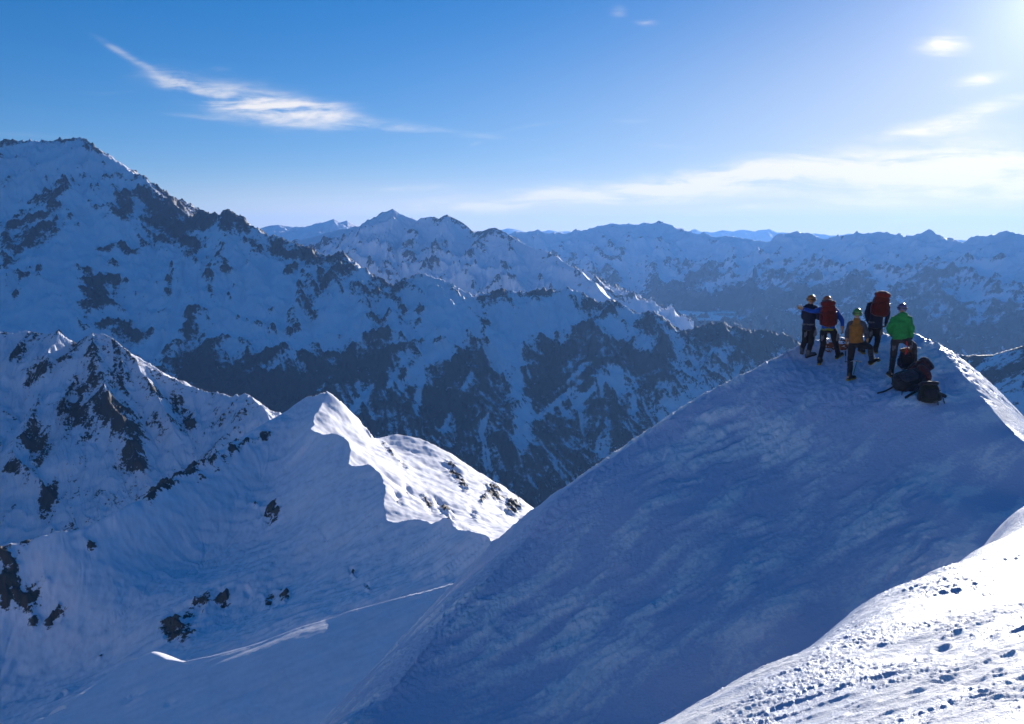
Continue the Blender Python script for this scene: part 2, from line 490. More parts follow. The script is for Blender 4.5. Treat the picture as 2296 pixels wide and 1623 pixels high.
# ------------------------------------------------------------------ the ridge beyond the col, with the sunlit shoulder
def build_near_ridge(mat):
    crest = [P(*q) for q in [(765, 898, 1085), (742, 904, 1070), (705, 938, 1020), (697, 962, 985), (722, 974, 960), (768, 974, 925), (784, 1000, 895), (786, 1044, 855),
             (830, 1040, 830), (858, 1074, 795), (860, 1128, 745), (874, 1170, 710), (938, 1164, 685), (965, 1175, 668), (1000, 1160, 642), (1022, 1186, 612), (1080, 1200, 568), (1112, 1228, 533), (1128, 1256, 508)]]
    lit = [P(*q) for q in [(820, 962, 1090), (838, 984, 1096), (890, 972, 1136), (940, 980, 1134), (1000, 1012, 1125), (1060, 1052, 1103), (1130, 1095, 1073), (1175, 1135, 1030), (1222, 1172, 974),
           (850, 1030, 969), (900, 1060, 955), (950, 1050, 1028), (920, 1120, 842), (1000, 1120, 881), (1060, 1110, 952), (1100, 1160, 876), (1150, 1190, 750), (1180, 1215, 700), (1140, 1240, 562)]]
    out_lit = [(x + dx, y + dy, z + dz) for (x, y, z), dx, dy, dz in [(lit[2], 60, 90, -70), (lit[4], 90, 80, -90), (lit[6], 110, 60, -110), (lit[8], 120, 40, -110)]]
    A = TPS(crest + lit + out_lit, 1e-4)
    shade = [P(*q) for q in [(690, 888, 1100), (650, 920, 1085), (606, 945, 1060), (540, 985, 1020), (480, 1020, 985), (400, 1065, 950), (330, 1112, 905), (260, 1150, 880), (190, 1182, 865), (110, 1196, 860), (50, 1218, 860), (-60, 1250, 850),
             (660, 1000, 1000), (600, 1080, 960), (700, 1080, 880), (760, 1120, 800), (640, 1180, 850), (500, 1160, 905), (400, 1200, 880), (300, 1240, 850), (200, 1290, 820), (100, 1340, 815), (0, 1400, 810),
             (560, 1290, 750), (700, 1260, 740), (800, 1240, 690), (870, 1260, 650), (960, 1240, 612), (1060, 1262, 548), (640, 1360, 650), (520, 1390, 690), (430, 1410, 690), (330, 1400, 735), (250, 1480, 725), (120, 1560, 700), (0, 1600, 720),
             (820, 1330, 590), (950, 1330, 540), (1060, 1300, 505)]]
    B = TPS(shade + crest[2:], 1e-4)
    ridge_l = shade[:12]
    def plane(u, v):
        rx, ry, rz = (float(t) for t in ray(u, v))
        D = (-167 + .38 * 31 - .08 * 469) / (rz - (.38 * rx + .08 * ry))
        return P(u, v, min(max(D, 250), 640))
    edge = [plane(q[0], q[1]) for q in [(-150, 1800, 350), (20, 1680, 380), (100, 1612, 430), (150, 1590, 438), (190, 1555, 448), (260, 1505, 464), (300, 1478, 473), (340, 1464, 480), (372, 1478, 486), (410, 1484, 490), (470, 1470, 498), (600, 1430, 515), (700, 1392, 524), (735, 1380, 528), (800, 1362, 530), (900, 1335, 530)]]
    saddle = [plane(q[0], q[1]) for q in [(1000, 1330, 480), (1080, 1290, 480), (1130, 1256, 490), (960, 1375, 458), (860, 1400, 470), (740, 1420, 490), (600, 1480, 478), (440, 1540, 462), (300, 1580, 445), (200, 1640, 425), (700, 1520, 452), (860, 1500, 420),
              (500, 1620, 436), (800, 1620, 395), (350, 1700, 410), (950, 1500, 395), (1050, 1380, 440), (1200, 1300, 440), (1300, 1500, 310)]]
    C = TPS(saddle + edge, 1e-4)
    X, Y = polar(-140, 1420, 900, 300, 1250, 640)
    zA = A(X, Y); zB = B(X, Y)
    # wavy cornice lip where the two snow faces meet
    z1 = np.minimum(zA + 1.6 * fbm(X / 22, Y / 22, 3, 171), zB + 1.2 * fbm(X / 14, Y / 14, 3, 173))
    # fall away behind the skyline
    dl, zl, sl, side = nearest(X, Y, ridge_l[::-1] + crest[:1] + lit[1:9])
    behind = side < 0
    z1 = np.where(behind, np.minimum(z1, zl - 0.9 * dl + 6 * (1 - np.exp(-dl / 8))), z1)
    de, ze, se, sde = nearest(X, Y, edge)
    zC = np.where(sde < 0, ze - 0.75 * de + 3 * (1 - np.exp(-de / 5)), C(X, Y))
    zz = np.maximum(z1, zC)
    U, V = project(X, Y, zz)
    Z = zz
    litm = (zA < zB) & (zC < z1)
    strk = fall_streaks(X, Y, blur(Z, 4), perlin(X / 5, Y / 5, 175), 2.2, 18); broad = fall_streaks(X, Y, blur(Z, 4), perlin(X / 17, Y / 17, 177), 4.0, 16)
    sc = np.where(zC > z1, .25, 1.0)
    R = np.hypot(X, Y)
    rough = outcrops(X, Y, Z, ROCK_NEAR)
    n = ridged(X / 26, Y / 26, 5, 131); nn = fbm(X / 60, Y / 60, 4, 137)
    Z = Z + 1.6 * fbm(X / 90, Y / 90, 3, 141) + rough * 4.5 * (n - 0.7) + 0.10 * fbm(X / 6, Y / 6, 4, 151) + sc * np.where(zA < zB, .24, .8) * (.22 * strk + .60 * broad * sstep(.2, .8, .5 + fbm(X / 120, Y / 120, 2, 159)))
    sl = slope_of(X, Y, Z)
    rock = .05 * strk * rough + .08 * broad * rough + rough * (0.50 + 0.45 * (n - 0.75) + 0.50 * fbm(X / 14, Y / 14, 5, 161, .6)) + 0.10 * sstep(1.1, 1.9, sl)
    Ue, Ve = project(X, Y, Z)
    Z = Z - 1.7 * np.exp(-(de / 11.0) ** 2) * sstep(380, 600, Ue) * sstep(790, 730, Ue) * (zC > z1)
    return grid_object('snow_ridge', X, Y, Z, mat, {'rock': rock})


ROCK_NEAR = [(40, 1320, 60, 90, 60, 1.2), (20, 1250, 40, 30, 0, 1.0), (110, 1380, 55, 28, 25, 1.15), (205, 1215, 16, 40, 0, 1.0), (165, 1195, 14, 14, 0, .9), (60, 1215, 22, 14, 0, .9), (110, 1195, 16, 9, 0, .8),
             (400, 1405, 40, 36, 30, 1.5), (440, 1362, 48, 20, 40, 1.2), (500, 1338, 24, 22, 60, 1.25), (555, 1325, 8, 14, 10, .9), (605, 1342, 18, 22, 20, 1.2), (637, 1332, 14, 22, 0, 1.15), (607, 1155, 20, 32, -20, 1.3), (575, 1130, 18, 10, 40, .8),
             (440, 1040, 110, 22, 27, 1.25), (370, 1088, 60, 16, 25, 1.25), (520, 1008, 60, 18, 30, 1.2), (330, 1118, 30, 12, 20, 1.2), (470, 1060, 60, 12, 30, 1.0), (580, 985, 40, 12, 30, 1.0), (730, 1205, 8, 10, 20, .8), (720, 1190, 6, 6, 20, .7),
             (790, 1285, 6, 14, 20, .8), (825, 1320, 5, 12, 20, .9), (225, 1475, 10, 4, 40, .9), (140, 1555, 16, 4, 40, .9), (330, 1130, 16, 12, 0, .7),
             (1110, 1105, 30, 18, -40, 1.2), (1150, 1135, 20, 26, -40, 1.2), (1190, 1180, 26, 24, -30, 1.4), (1018, 1058, 11, 30, 35, 1.2), (1040, 1088, 9, 18, 35, 1.1), (1002, 1150, 10, 28, 30, 1.1), (985, 1130, 7, 18, 30, .9), (870, 1010, 26, 7, -50, .9), (820, 960, 30, 6, -50, .8), (1130, 1085, 18, 8, -40, 1.0), (960, 1130, 8, 24, 30, 1.0), (890, 1112, 8, 22, 30, 1.0), (915, 1100, 6, 18, 30, .9), (1085, 1120, 8, 16, -35, .9), (1060, 1150, 7, 18, 30, .8), (905, 1045, 16, 5, -45, .8),
             (300, 1560, 30, 14, 20, .45), (380, 1575, 14, 8, 20, .4)]


# ------------------------------------------------------------------ ridge across the cirque
def build_cirque(mat):
    rng = np.random.default_rng(5)
    crest = [P(*q) for q in [(-220, 760, 2400), (-100, 745, 2350), (0, 742, 2300), (60, 738, 2300), (130, 738, 2250), (150, 758, 2240), (168, 768, 2230), (205, 745, 2200), (235, 748, 2190), (270, 775, 2170), (300, 800, 2160), (340, 830, 2140), (380, 855, 2120), (430, 872, 2100),
             (470, 878, 2080), (520, 882, 2050), (555, 880, 2020), (572, 900, 1990), (590, 912, 1960), (606, 934, 1930), (650, 985, 1900), (720, 1060, 1850)]]
    main = [(crest, .80, .80, 500, .35)]
    ribs = [[(205, 747, 2190), (225, 820, 2105), (260, 910, 2005), (300, 1000, 1915), (335, 1070, 1845)],
            [(130, 742, 2240), (110, 830, 2145), (60, 930, 2035), (20, 1010, 1955)],
            [(60, 742, 2290), (10, 830, 2185), (-50, 900, 2095)],
            [(430, 876, 2090), (440, 930, 2030), (430, 990, 1965)],
            [(300, 804, 2150), (350, 890, 2055), (390, 960, 1980)],
            [(555, 886, 2010), (540, 950, 1940), (500, 1010, 1880)],
            [(20, 1010, 1955), (90, 1090, 1860), (120, 1150, 1800)]]
    ribs = [[P(*q) for q in r] for r in ribs]
    R = main + [(r, .8, .8, 300, .4) for r in ribs]
    for r in sub_ribs(crest, 90, 200, .78, 9, rng, side=(1, -1)):
        R.append((r, .8, .8, 200, .4))
    X, Y = polar(-200, 800, 760, 1150, 2600, 520)
    wx = 22 * fbm(X / 160, Y / 160, 4, 201); wy = 22 * fbm(X / 160, Y / 160, 4, 211)
    d0, _, _, _ = nearest(X, Y, crest)
    w = sstep(5, 80, d0)
    Z, gap, S, D = tents(X + wx * w, Y + wy * w, R, -540)
    fl = ridged(S / 45, D / 240, 4, 221)
    Z = Z + 9 * (fl - .8) * sstep(0, 14, gap) * sstep(0, 40, D) * 0.6 + 3.0 * (ridged(X / 34, Y / 34, 5, 231) - .8)
    Z += 10 * fbm(X / 300, Y / 300, 2, 235)
    Z = np.maximum(Z, -540 + 25 * fbm(X / 400, Y / 400, 3, 237))
    sl = blur(slope_of(X, Y, Z), 1)
    conv = Z - blur(Z, 9)
    patches = outcrops(X, Y, Z, ROCK_CIRQUE)
    strk = fall_streaks(X, Y, Z, perlin(X / 8, Y / 8, 243), 4.5, 16); broad = fall_streaks(X, Y, Z, perlin(X / 26, Y / 26, 245), 7.0, 14)
    Z = Z + 1.2 * strk + 3.0 * broad * sstep(0, 40, d0)
    N = .5 * fbm(X / 45, Y / 45, 6, 241, .6)
    rock = .19 + .12 * strk + .13 * broad + 0.46 * np.clip(patches, 0, 1.1) + 0.10 * sstep(.8, 1.6, sl) + 0.02 * np.clip(conv, -4, 6) + .42 * N
    return grid_object('cirque_ridge', X, Y, Z, mat, {'rock': rock})


ROCK_CIRQUE = [(225, 900, 30, 60, 10, 1), (272, 930, 24, 60, -10, 1), (180, 930, 34, 34, 10, .95), (300, 990, 26, 64, -10, 1.1), (170, 860, 20, 30, 10, .7), (60, 860, 40, 12, 40, .8), (350, 940, 12, 30, 20, .7), (390, 900, 12, 30, 20, .8), (315, 1040, 18, 20, 0, 1), (80, 990, 40, 34, 30, .95), (25, 1050, 26, 18, 0, 1), (110, 1110, 20, 50, -20, 1.1), (90, 1020, 14, 30, -30, .9),
               (210, 830, 14, 30, 0, .7), (90, 830, 40, 10, 40, .8), (150, 790, 60, 12, 40, .8), (30, 800, 30, 8, 40, .7), (290, 860, 30, 20, -30, .6), (350, 880, 14, 30, 20, .6), (420, 930, 12, 34, 10, .9), (405, 900, 14, 20, 0, .7), (480, 920, 10, 30, 10, .5), (250, 880, 14, 30, 10, .8)]


# ------------------------------------------------------------------ the great face
def build_face(mat):
    rng = np.random.default_rng(11)
    crest = [P(*q) for q in [(-260, 330, 9500), (-80, 328, 9292), (0, 314, 9200), (25, 310, 9171), (60, 314, 9131), (90, 312, 9097), (120, 313, 9063), (150, 309, 9029), (175, 304, 9000), (192, 312, 8947), (210, 322, 8891), (222, 336, 8853), (235, 345, 8812), (255, 357, 8750), (280, 372, 8645), (300, 388, 8561), (318, 394, 8485), (330, 402, 8434), (350, 425, 8350), (375, 440, 8256), (400, 465, 8162), (430, 490, 8050), (440, 478, 8021), (455, 471, 7976), (470, 480, 7932), (480, 474, 7903), (490, 478, 7874), (515, 469, 7800), (530, 485, 7776), (545, 490, 7752), (560, 507, 7728), (580, 512, 7696), (600, 522, 7664), (620, 526, 7632), (640, 538, 7600), (670, 545, 7565), (700, 555, 7531), (715, 560, 7513), (730, 573, 7496), (750, 570, 7473), (770, 567, 7450), (785, 580, 7437), (800, 595, 7424), (830, 612, 7398), (850, 618, 7380), (885, 638, 7350), (900, 628, 7354), (910, 622, 7357), (935, 612, 7364), (960, 614, 7371), (980, 618, 7377), (1000, 627, 7383), (1030, 645, 7391), (1060, 658, 7400), (1080, 652, 7419), (1100, 655, 7438), (1125, 650, 7462), (1150, 646, 7486), (1175, 650, 7510), (1200, 648, 7533), (1240, 650, 7571), (1270, 644, 7600), (1290, 650, 7590), (1310, 660, 7580), (1340, 677, 7565), (1360, 674, 7555), (1380, 677, 7545), (1420, 694, 7525), (1445, 702, 7512), (1465, 699, 7502), (1480, 706, 7512), (1500, 725, 7538), (1530, 740, 7575), (1545, 733, 7594), (1560, 728, 7612), (1600, 724, 7662), (1630, 722, 7700), (1660, 734, 7735), (1700, 741, 7782), (1730, 742, 7818), (1760, 746, 7853), (1800, 765, 7900), (1900, 800, 7820), (2050, 850, 7700)]]
    T = lambda l: [P(*q) for q in l]
    ribs = [T(l) for l in [
        [(515, 471, 7790), (492, 560, 7430), (468, 640, 7130), (452, 740, 6800), (405, 850, 6450), (350, 920, 6200)],
        [(430, 492, 8030), (400, 560, 7700), (395, 640, 7350), (370, 720, 7000)],
        [(770, 569, 7440), (705, 650, 7180), (665, 720, 6950), (600, 800, 6700), (500, 880, 6430)],
        [(960, 616, 7350), (870, 700, 7100), (800, 790, 6850), (720, 860, 6600), (650, 940, 6350)],
        [(1084, 660, 7390), (1092, 697, 7270), (1068, 759, 7060), (1035, 805, 6900), (960, 896, 6580), (900, 960, 6350)],
        [(1068, 759, 7060), (1090, 830, 6820), (1080, 900, 6600), (1090, 960, 6400)],
        [(1290, 655, 7590), (1250, 720, 7300), (1190, 830, 6880), (1140, 900, 6640)],
        [(1358, 680, 7540), (1337, 742, 7270), (1318, 821, 6980), (1316, 883, 6760), (1290, 950, 6540)],
        [(1318, 821, 6980), (1240, 880, 6730), (1171, 935, 6500)],
        [(1465, 702, 7490), (1440, 790, 7120), (1405, 880, 6800), (1370, 970, 6480)],
        [(1630, 724, 7690), (1590, 800, 7300), (1540, 880, 6960), (1480, 950, 6700)],
        [(1760, 750, 7850), (1700, 820, 7450), (1650, 880, 7150)],
        [(325, 402, 8450), (280, 469, 8180), (270, 538, 7850), (225, 600, 7550), (190, 690, 7150), (160, 760, 6850)],
        [(210, 325, 8880), (190, 400, 8500), (104, 430, 8300), (62, 480, 8050), (17, 575, 7600), (-40, 660, 7200)],
        [(250, 590, 7600), (255, 660, 7300), (230, 740, 6950)],
        [(880, 640, 7350), (850, 680, 7200)],
        [(640, 540, 7590), (630, 600, 7380)],
        [(560, 509, 7730), (560, 580, 7450), (550, 640, 7220)],
    ]]
    R = [(crest, .84, .84, 2200, .30)] + [(r, .80, .80, 900, .30) for r in ribs]
    for r in ribs:
        if len(r) > 3:
            for s in sub_ribs(r, 260, 480, .62, 40, rng):
                R.append((s, .8, .8, 350, .3))
    for s in sub_ribs(crest, 300, 600, .70, 25, rng, side=(1,) ):
        R.append((s, .85, .85, 400, .3))
    for s in sub_ribs(crest, 300, 600, .70, 25, rng, side=(-1,)):
        R.append((s, .85, .85, 400, .3))
    X, Y = polar(-110, 2150, 1280, 4600, 10600, 560)
    wx = 75 * fbm(X / 700, Y / 700, 5, 301); wy = 75 * fbm(X / 700, Y / 700, 5, 311)
    d0, _, _, _ = nearest(X, Y, crest)
    w = sstep(20, 350, d0)
    Z, gap, S, D = tents(X + wx * w, Y + wy * w, R, -1570)
    Zt = Z
    fl = ridged(S / 110 + .3 * fbm(X / 200, Y / 200, 2, 315), D / 900, 4, 321)
    low = sstep(-450, -1000, Z)
    Z = Z + 26 * (fl - .8) * sstep(0, 45, gap) * sstep(0, 160, D) * (.55 + .6 * low)
    rg = ridged(X / 210, Y / 210, 6, 331, .55)
    smooth = np.clip(outcrops(X, Y, Z, SNOWY_FACE), 0, 1)
    patches = np.clip(outcrops(X, Y, Z, ROCK_FACE), 0, 1.1)
    Z = Z + (36 - 24 * smooth + 14 * patches) * (rg - .8) * (.45 + .55 * sstep(0, 90, d0))
    Z += 15 * (ridged(X / 60, Y / 60, 3, 335) - .8) * np.exp(-(d0 / 120) ** 2)
    Z = np.maximum(Z, -1570 + 30 * fbm(X / 500, Y / 500, 4, 337))
    sl = blur(slope_of(X, Y, Z), 1)
    conv = Z - blur(Z, 6)
    U, V = project(X, Y, Z)
    Zs = blur(Zt, 7)
    strk = fall_streaks(X, Y, Zs, perlin(X / 27, Y / 27, 341), 14.0, 34)
    broad = fall_streaks(X, Y, Zs, perlin(X / 70, Y / 70, 343), 24.0, 24)
    Z = Z + 7.0 * strk * (.35 + .65 * low) + 24.0 * broad * sstep(0, 120, d0) * (1 - .5 * smooth)
    bare = sstep(-540, -960, Z + 150 * fbm(X / 800, Y / 800, 4, 345)) * sstep(250, 480, U) * (1 - .55 * sstep(1430, 1560, U))
    gul = np.clip(outcrops(X, Y, Z, GULLY), 0, 1)
    N = .5 * fbm(X / 190, Y / 190, 6, 347, .6)
    rock = .24 + .13 * np.exp(-(d0 / 230) ** 2) + (.34 + .10 * sstep(600, 450, U)) * patches + .37 * bare - .27 * smooth * (1 - bare) + .18 * N + .14 * (1 - .6 * bare) * (rg - .9) + 0.005 * np.clip(conv, -24, 28) + .08 * sstep(.8, 1.6, sl) + (.12 + .17 * bare) * strk + .15 * broad - .40 * gul
    rock = np.where(Z < -1480, np.maximum(rock, 0.72 + .2 * fbm(X / 80, Y / 80, 3, 349)), rock)
    return grid_object('mountain_face', X, Y, Z, mat, {'rock': rock})


GULLY = [(806, 900, 50, 7, 50, 1), (939, 885, 55, 8, 80, 1), (970, 790, 46, 16, 50, .9), (930, 832, 40, 14, 45, .8), (1130, 780, 46, 50, 0, 1), (1233, 697, 50, 26, 0, .8), (1378, 842, 40, 30, 0, .9), (1171, 955, 22, 66, 0, 1), (1160, 870, 16, 60, 0, .8), (880, 850, 40, 8, 60, .8), (720, 870, 44, 6, 50, .8), (1290, 840, 80, 7, 42, .9), (1320, 880, 70, 6, 42, .9), (1250, 900, 60, 6, 42, .9), (1040, 870, 50, 6, 60, .8), (1420, 900, 12, 40, 0, .7), (1090, 940, 40, 6, 70, .7), (1000, 950, 40, 6, 65, .7), (1440, 770, 20, 20, 0, .7), (760, 800, 40, 12, 35, .6)]
SNOWY_FACE = [(170, 560, 110, 40, 20, 1), (60, 700, 110, 50, 0, 1), (260, 370, 60, 20, -35, .9), (140, 350, 120, 30, 0, .9), (600, 640, 60, 60, 20, .9), (470, 700, 40, 60, 10, .8), (390, 690, 20, 60, 0, .7), (750, 720, 50, 60, 20, .9), (1180, 740, 60, 60, 20, .8), (1010, 720, 60, 40, 20, .7),
              (940, 820, 50, 40, 30, .6), (1180, 940, 20, 70, 10, .8), (1250, 690, 50, 24, 0, .6), (650, 780, 70, 20, 25, .6), (330, 600, 60, 30, 20, .7), (1440, 850, 26, 50, 10, .7), (30, 450, 60, 20, 20, .7), (160, 640, 30, 60, 20, .8), (160, 440, 26, 22, 0, .8), (240, 440, 22, 20, 0, .6)]
ROCK_FACE = [(100, 440, 80, 22, 25, .9), (40, 520, 70, 26, 40, .95), (90, 530, 60, 26, 30, .9), (30, 580, 50, 16, 40, .8), (280, 460, 30, 40, 10, .95), (360, 480, 60, 40, -30, 1), (400, 520, 50, 30, 40, .9), (340, 540, 40, 14, 10, .8), (290, 555, 26, 16, 10, .9), (225, 560, 34, 18, 20, .9), (145, 565, 26, 20, 40, .8),
             (455, 490, 30, 22, 30, 1), (430, 540, 36, 30, 40, .9), (520, 495, 34, 30, -30, .7), (620, 560, 60, 26, -20, .9), (690, 570, 40, 16, -15, 1), (650, 605, 26, 14, 35, 1), (210, 650, 36, 60, 20, 1), (260, 640, 22, 46, 10, .9), (190, 690, 20, 40, 10, .9), (240, 720, 30, 20, 0, .9), (60, 610, 40, 14, 40, .7), (35, 660, 12, 26, 10, .9), (90, 600, 30, 12, 40, .7),
             (380, 620, 10, 40, 0, .9), (380, 650, 10, 24, 0, .9), (440, 730, 40, 50, 10, 1), (430, 800, 60, 50, 20, 1.1), (290, 750, 40, 30, 0, .9), (340, 800, 40, 20, 20, .8), (540, 750, 16, 14, 20, .9), (690, 680, 24, 60, 20, .95), (650, 720, 20, 40, 30, .9), (760, 600, 30, 20, -20, .7), (720, 625, 12, 30, 10, .7), (850, 640, 26, 14, 30, .9), (820, 640, 40, 16, 35, .6),
             (850, 720, 24, 60, 20, .9), (790, 800, 40, 30, 20, .9), (1090, 710, 12, 40, -5, .9), (1110, 660, 40, 8, 10, .9), (1200, 655, 60, 8, 0, .8), (1320, 690, 50, 18, -20, .9), (1320, 760, 20, 60, 15, .9), (1230, 790, 12, 50, 30, .8), (1060, 770, 30, 20, 30, .8), (980, 770, 20, 14, 20, .7), (1180, 790, 20, 14, -20, .8), (1450, 720, 30, 20, -10, .9), (1420, 800, 30, 40, 10, .7), (1480, 790, 30, 40, 10, .6), (1600, 760, 60, 20, 0, .5), (1700, 770, 60, 20, -10, .6), (1760, 760, 50, 16, -15, .9),
             (900, 680, 16, 30, 10, .7), (940, 700, 8, 20, 0, .7), (500, 850, 60, 20, 35, .9), (590, 800, 50, 14, 30, .8), (560, 870, 90, 40, 10, 1.0), (640, 880, 90, 50, 0, .9), (695, 842, 110, 36, 12, 1.1), (848, 788, 28, 55, 5, 1.1), (1039, 800, 64, 18, 55, 1.1), (985, 900, 50, 40, 0, 1), (1088, 788, 16, 50, 0, 1), (1254, 800, 90, 18, 42, 1), (1233, 862, 50, 26, 20, 1), (1337, 697, 40, 24, 20, 1), (1310, 740, 40, 18, 40, .9), (600, 690, 14, 60, 10, .6), (500, 600, 16, 50, 15, .6), (470, 640, 14, 60, 5, .8), (330, 440, 50, 26, -35, .8), (110, 470, 50, 14, 35, .8), (880, 655, 30, 12, 30, .8), (905, 700, 40, 10, 70, .7), (720, 650, 50, 12, 55, .8)]


# ------------------------------------------------------------------ middle massif and far ranges
CREST = {'far_range': .42, 'horizon_peaks': .5}


def build_range(name, mat, crest, ribs, ur, rr, n, m, slope, L, floor, feat, amp, treeline, seed, base=0.0, sub=None, warp=1.0, fade=None, rockamp=.16):
    rng = np.random.default_rng(seed)
    crest = [P(*q) for q in crest]
    ribs = [[P(*q) for q in r] for r in ribs]
    R = [(crest, slope, slope, L, .3)] + [(r, slope * .9, slope * .9, L * .6, .3) for r in ribs]
    if sub:
        for r in [crest] + ribs:
            for s in sub_ribs(r, sub, sub * 2.0, slope * .8, amp * .7, rng):
                R.append((s, slope * .95, slope * .95, L * .4, .3))
    X, Y = polar(ur[0], ur[1], n, rr[0], rr[1], m)
    w0 = feat * warp
    wx = .22 * w0 * fbm(X / (2 * w0), Y / (2 * w0), 4, seed + 1); wy = .22 * w0 * fbm(X / (2 * w0), Y / (2 * w0), 4, seed + 2)
    d0, _, _, _ = nearest(X, Y, crest)
    w = sstep(.02 * L, .4 * L, d0)
    Z, gap, S, D = tents(X + wx * w, Y + wy * w, R, floor)
    Zt = Z
    rg = ridged(X / feat, Y / feat, 5, seed + 3)
    fl = ridged(S / (feat * .7), D / (feat * 5), 4, seed + 4)
    Z = Z + amp * ((rg - .8) * (CREST.get(name, .28) + (1 - CREST.get(name, .28)) * w) + .9 * (fl - .8) * sstep(0, amp * 2, gap) * w)
    if name == 'far_range':     # level bed under the pale valley flat
        U, V = project(X, Y, Z); R0 = np.hypot(X, Y)
        k = sstep(1400, 1450, U) * sstep(1690, 1640, U) * sstep(16900, 16500, R0)
        Z = Z * (1 - k) + np.minimum(Z, -1225) * k
    sl = blur(slope_of(X, Y, Z), 1)
    conv = (Z - blur(Z, 5)) / amp
    strk = fall_streaks(X, Y, Zt, perlin(X / (feat * .12), Y / (feat * .12), seed + 8), feat * .08, 16)
    broad = fall_streaks(X, Y, Zt, perlin(X / (feat * .35), Y / (feat * .35), seed + 9), feat * .14, 14)
    Z = Z + amp * (.10 * strk + .25 * broad) * w
    rock = base + .12 * strk + .12 * broad + .10 * sstep(.6, 1.6, sl) + .25 * np.clip(conv, -1, 1.2) + rockamp * (fbm(X / feat, Y / feat, 6, seed + 5, .6) + .6 * fbm(S / (feat * .35), D / (feat * 1.6), 4, seed + 7)) + .22 * (rg - .9)
    if treeline is not None:
        rock = rock + 0.55 * sstep(treeline + 250, treeline - 700, Z + 160 * fbm(X / (feat * 3), Y / (feat * 3), 3, seed + 6))
    return grid_object(name, X, Y, Z, mat, {'rock': rock})


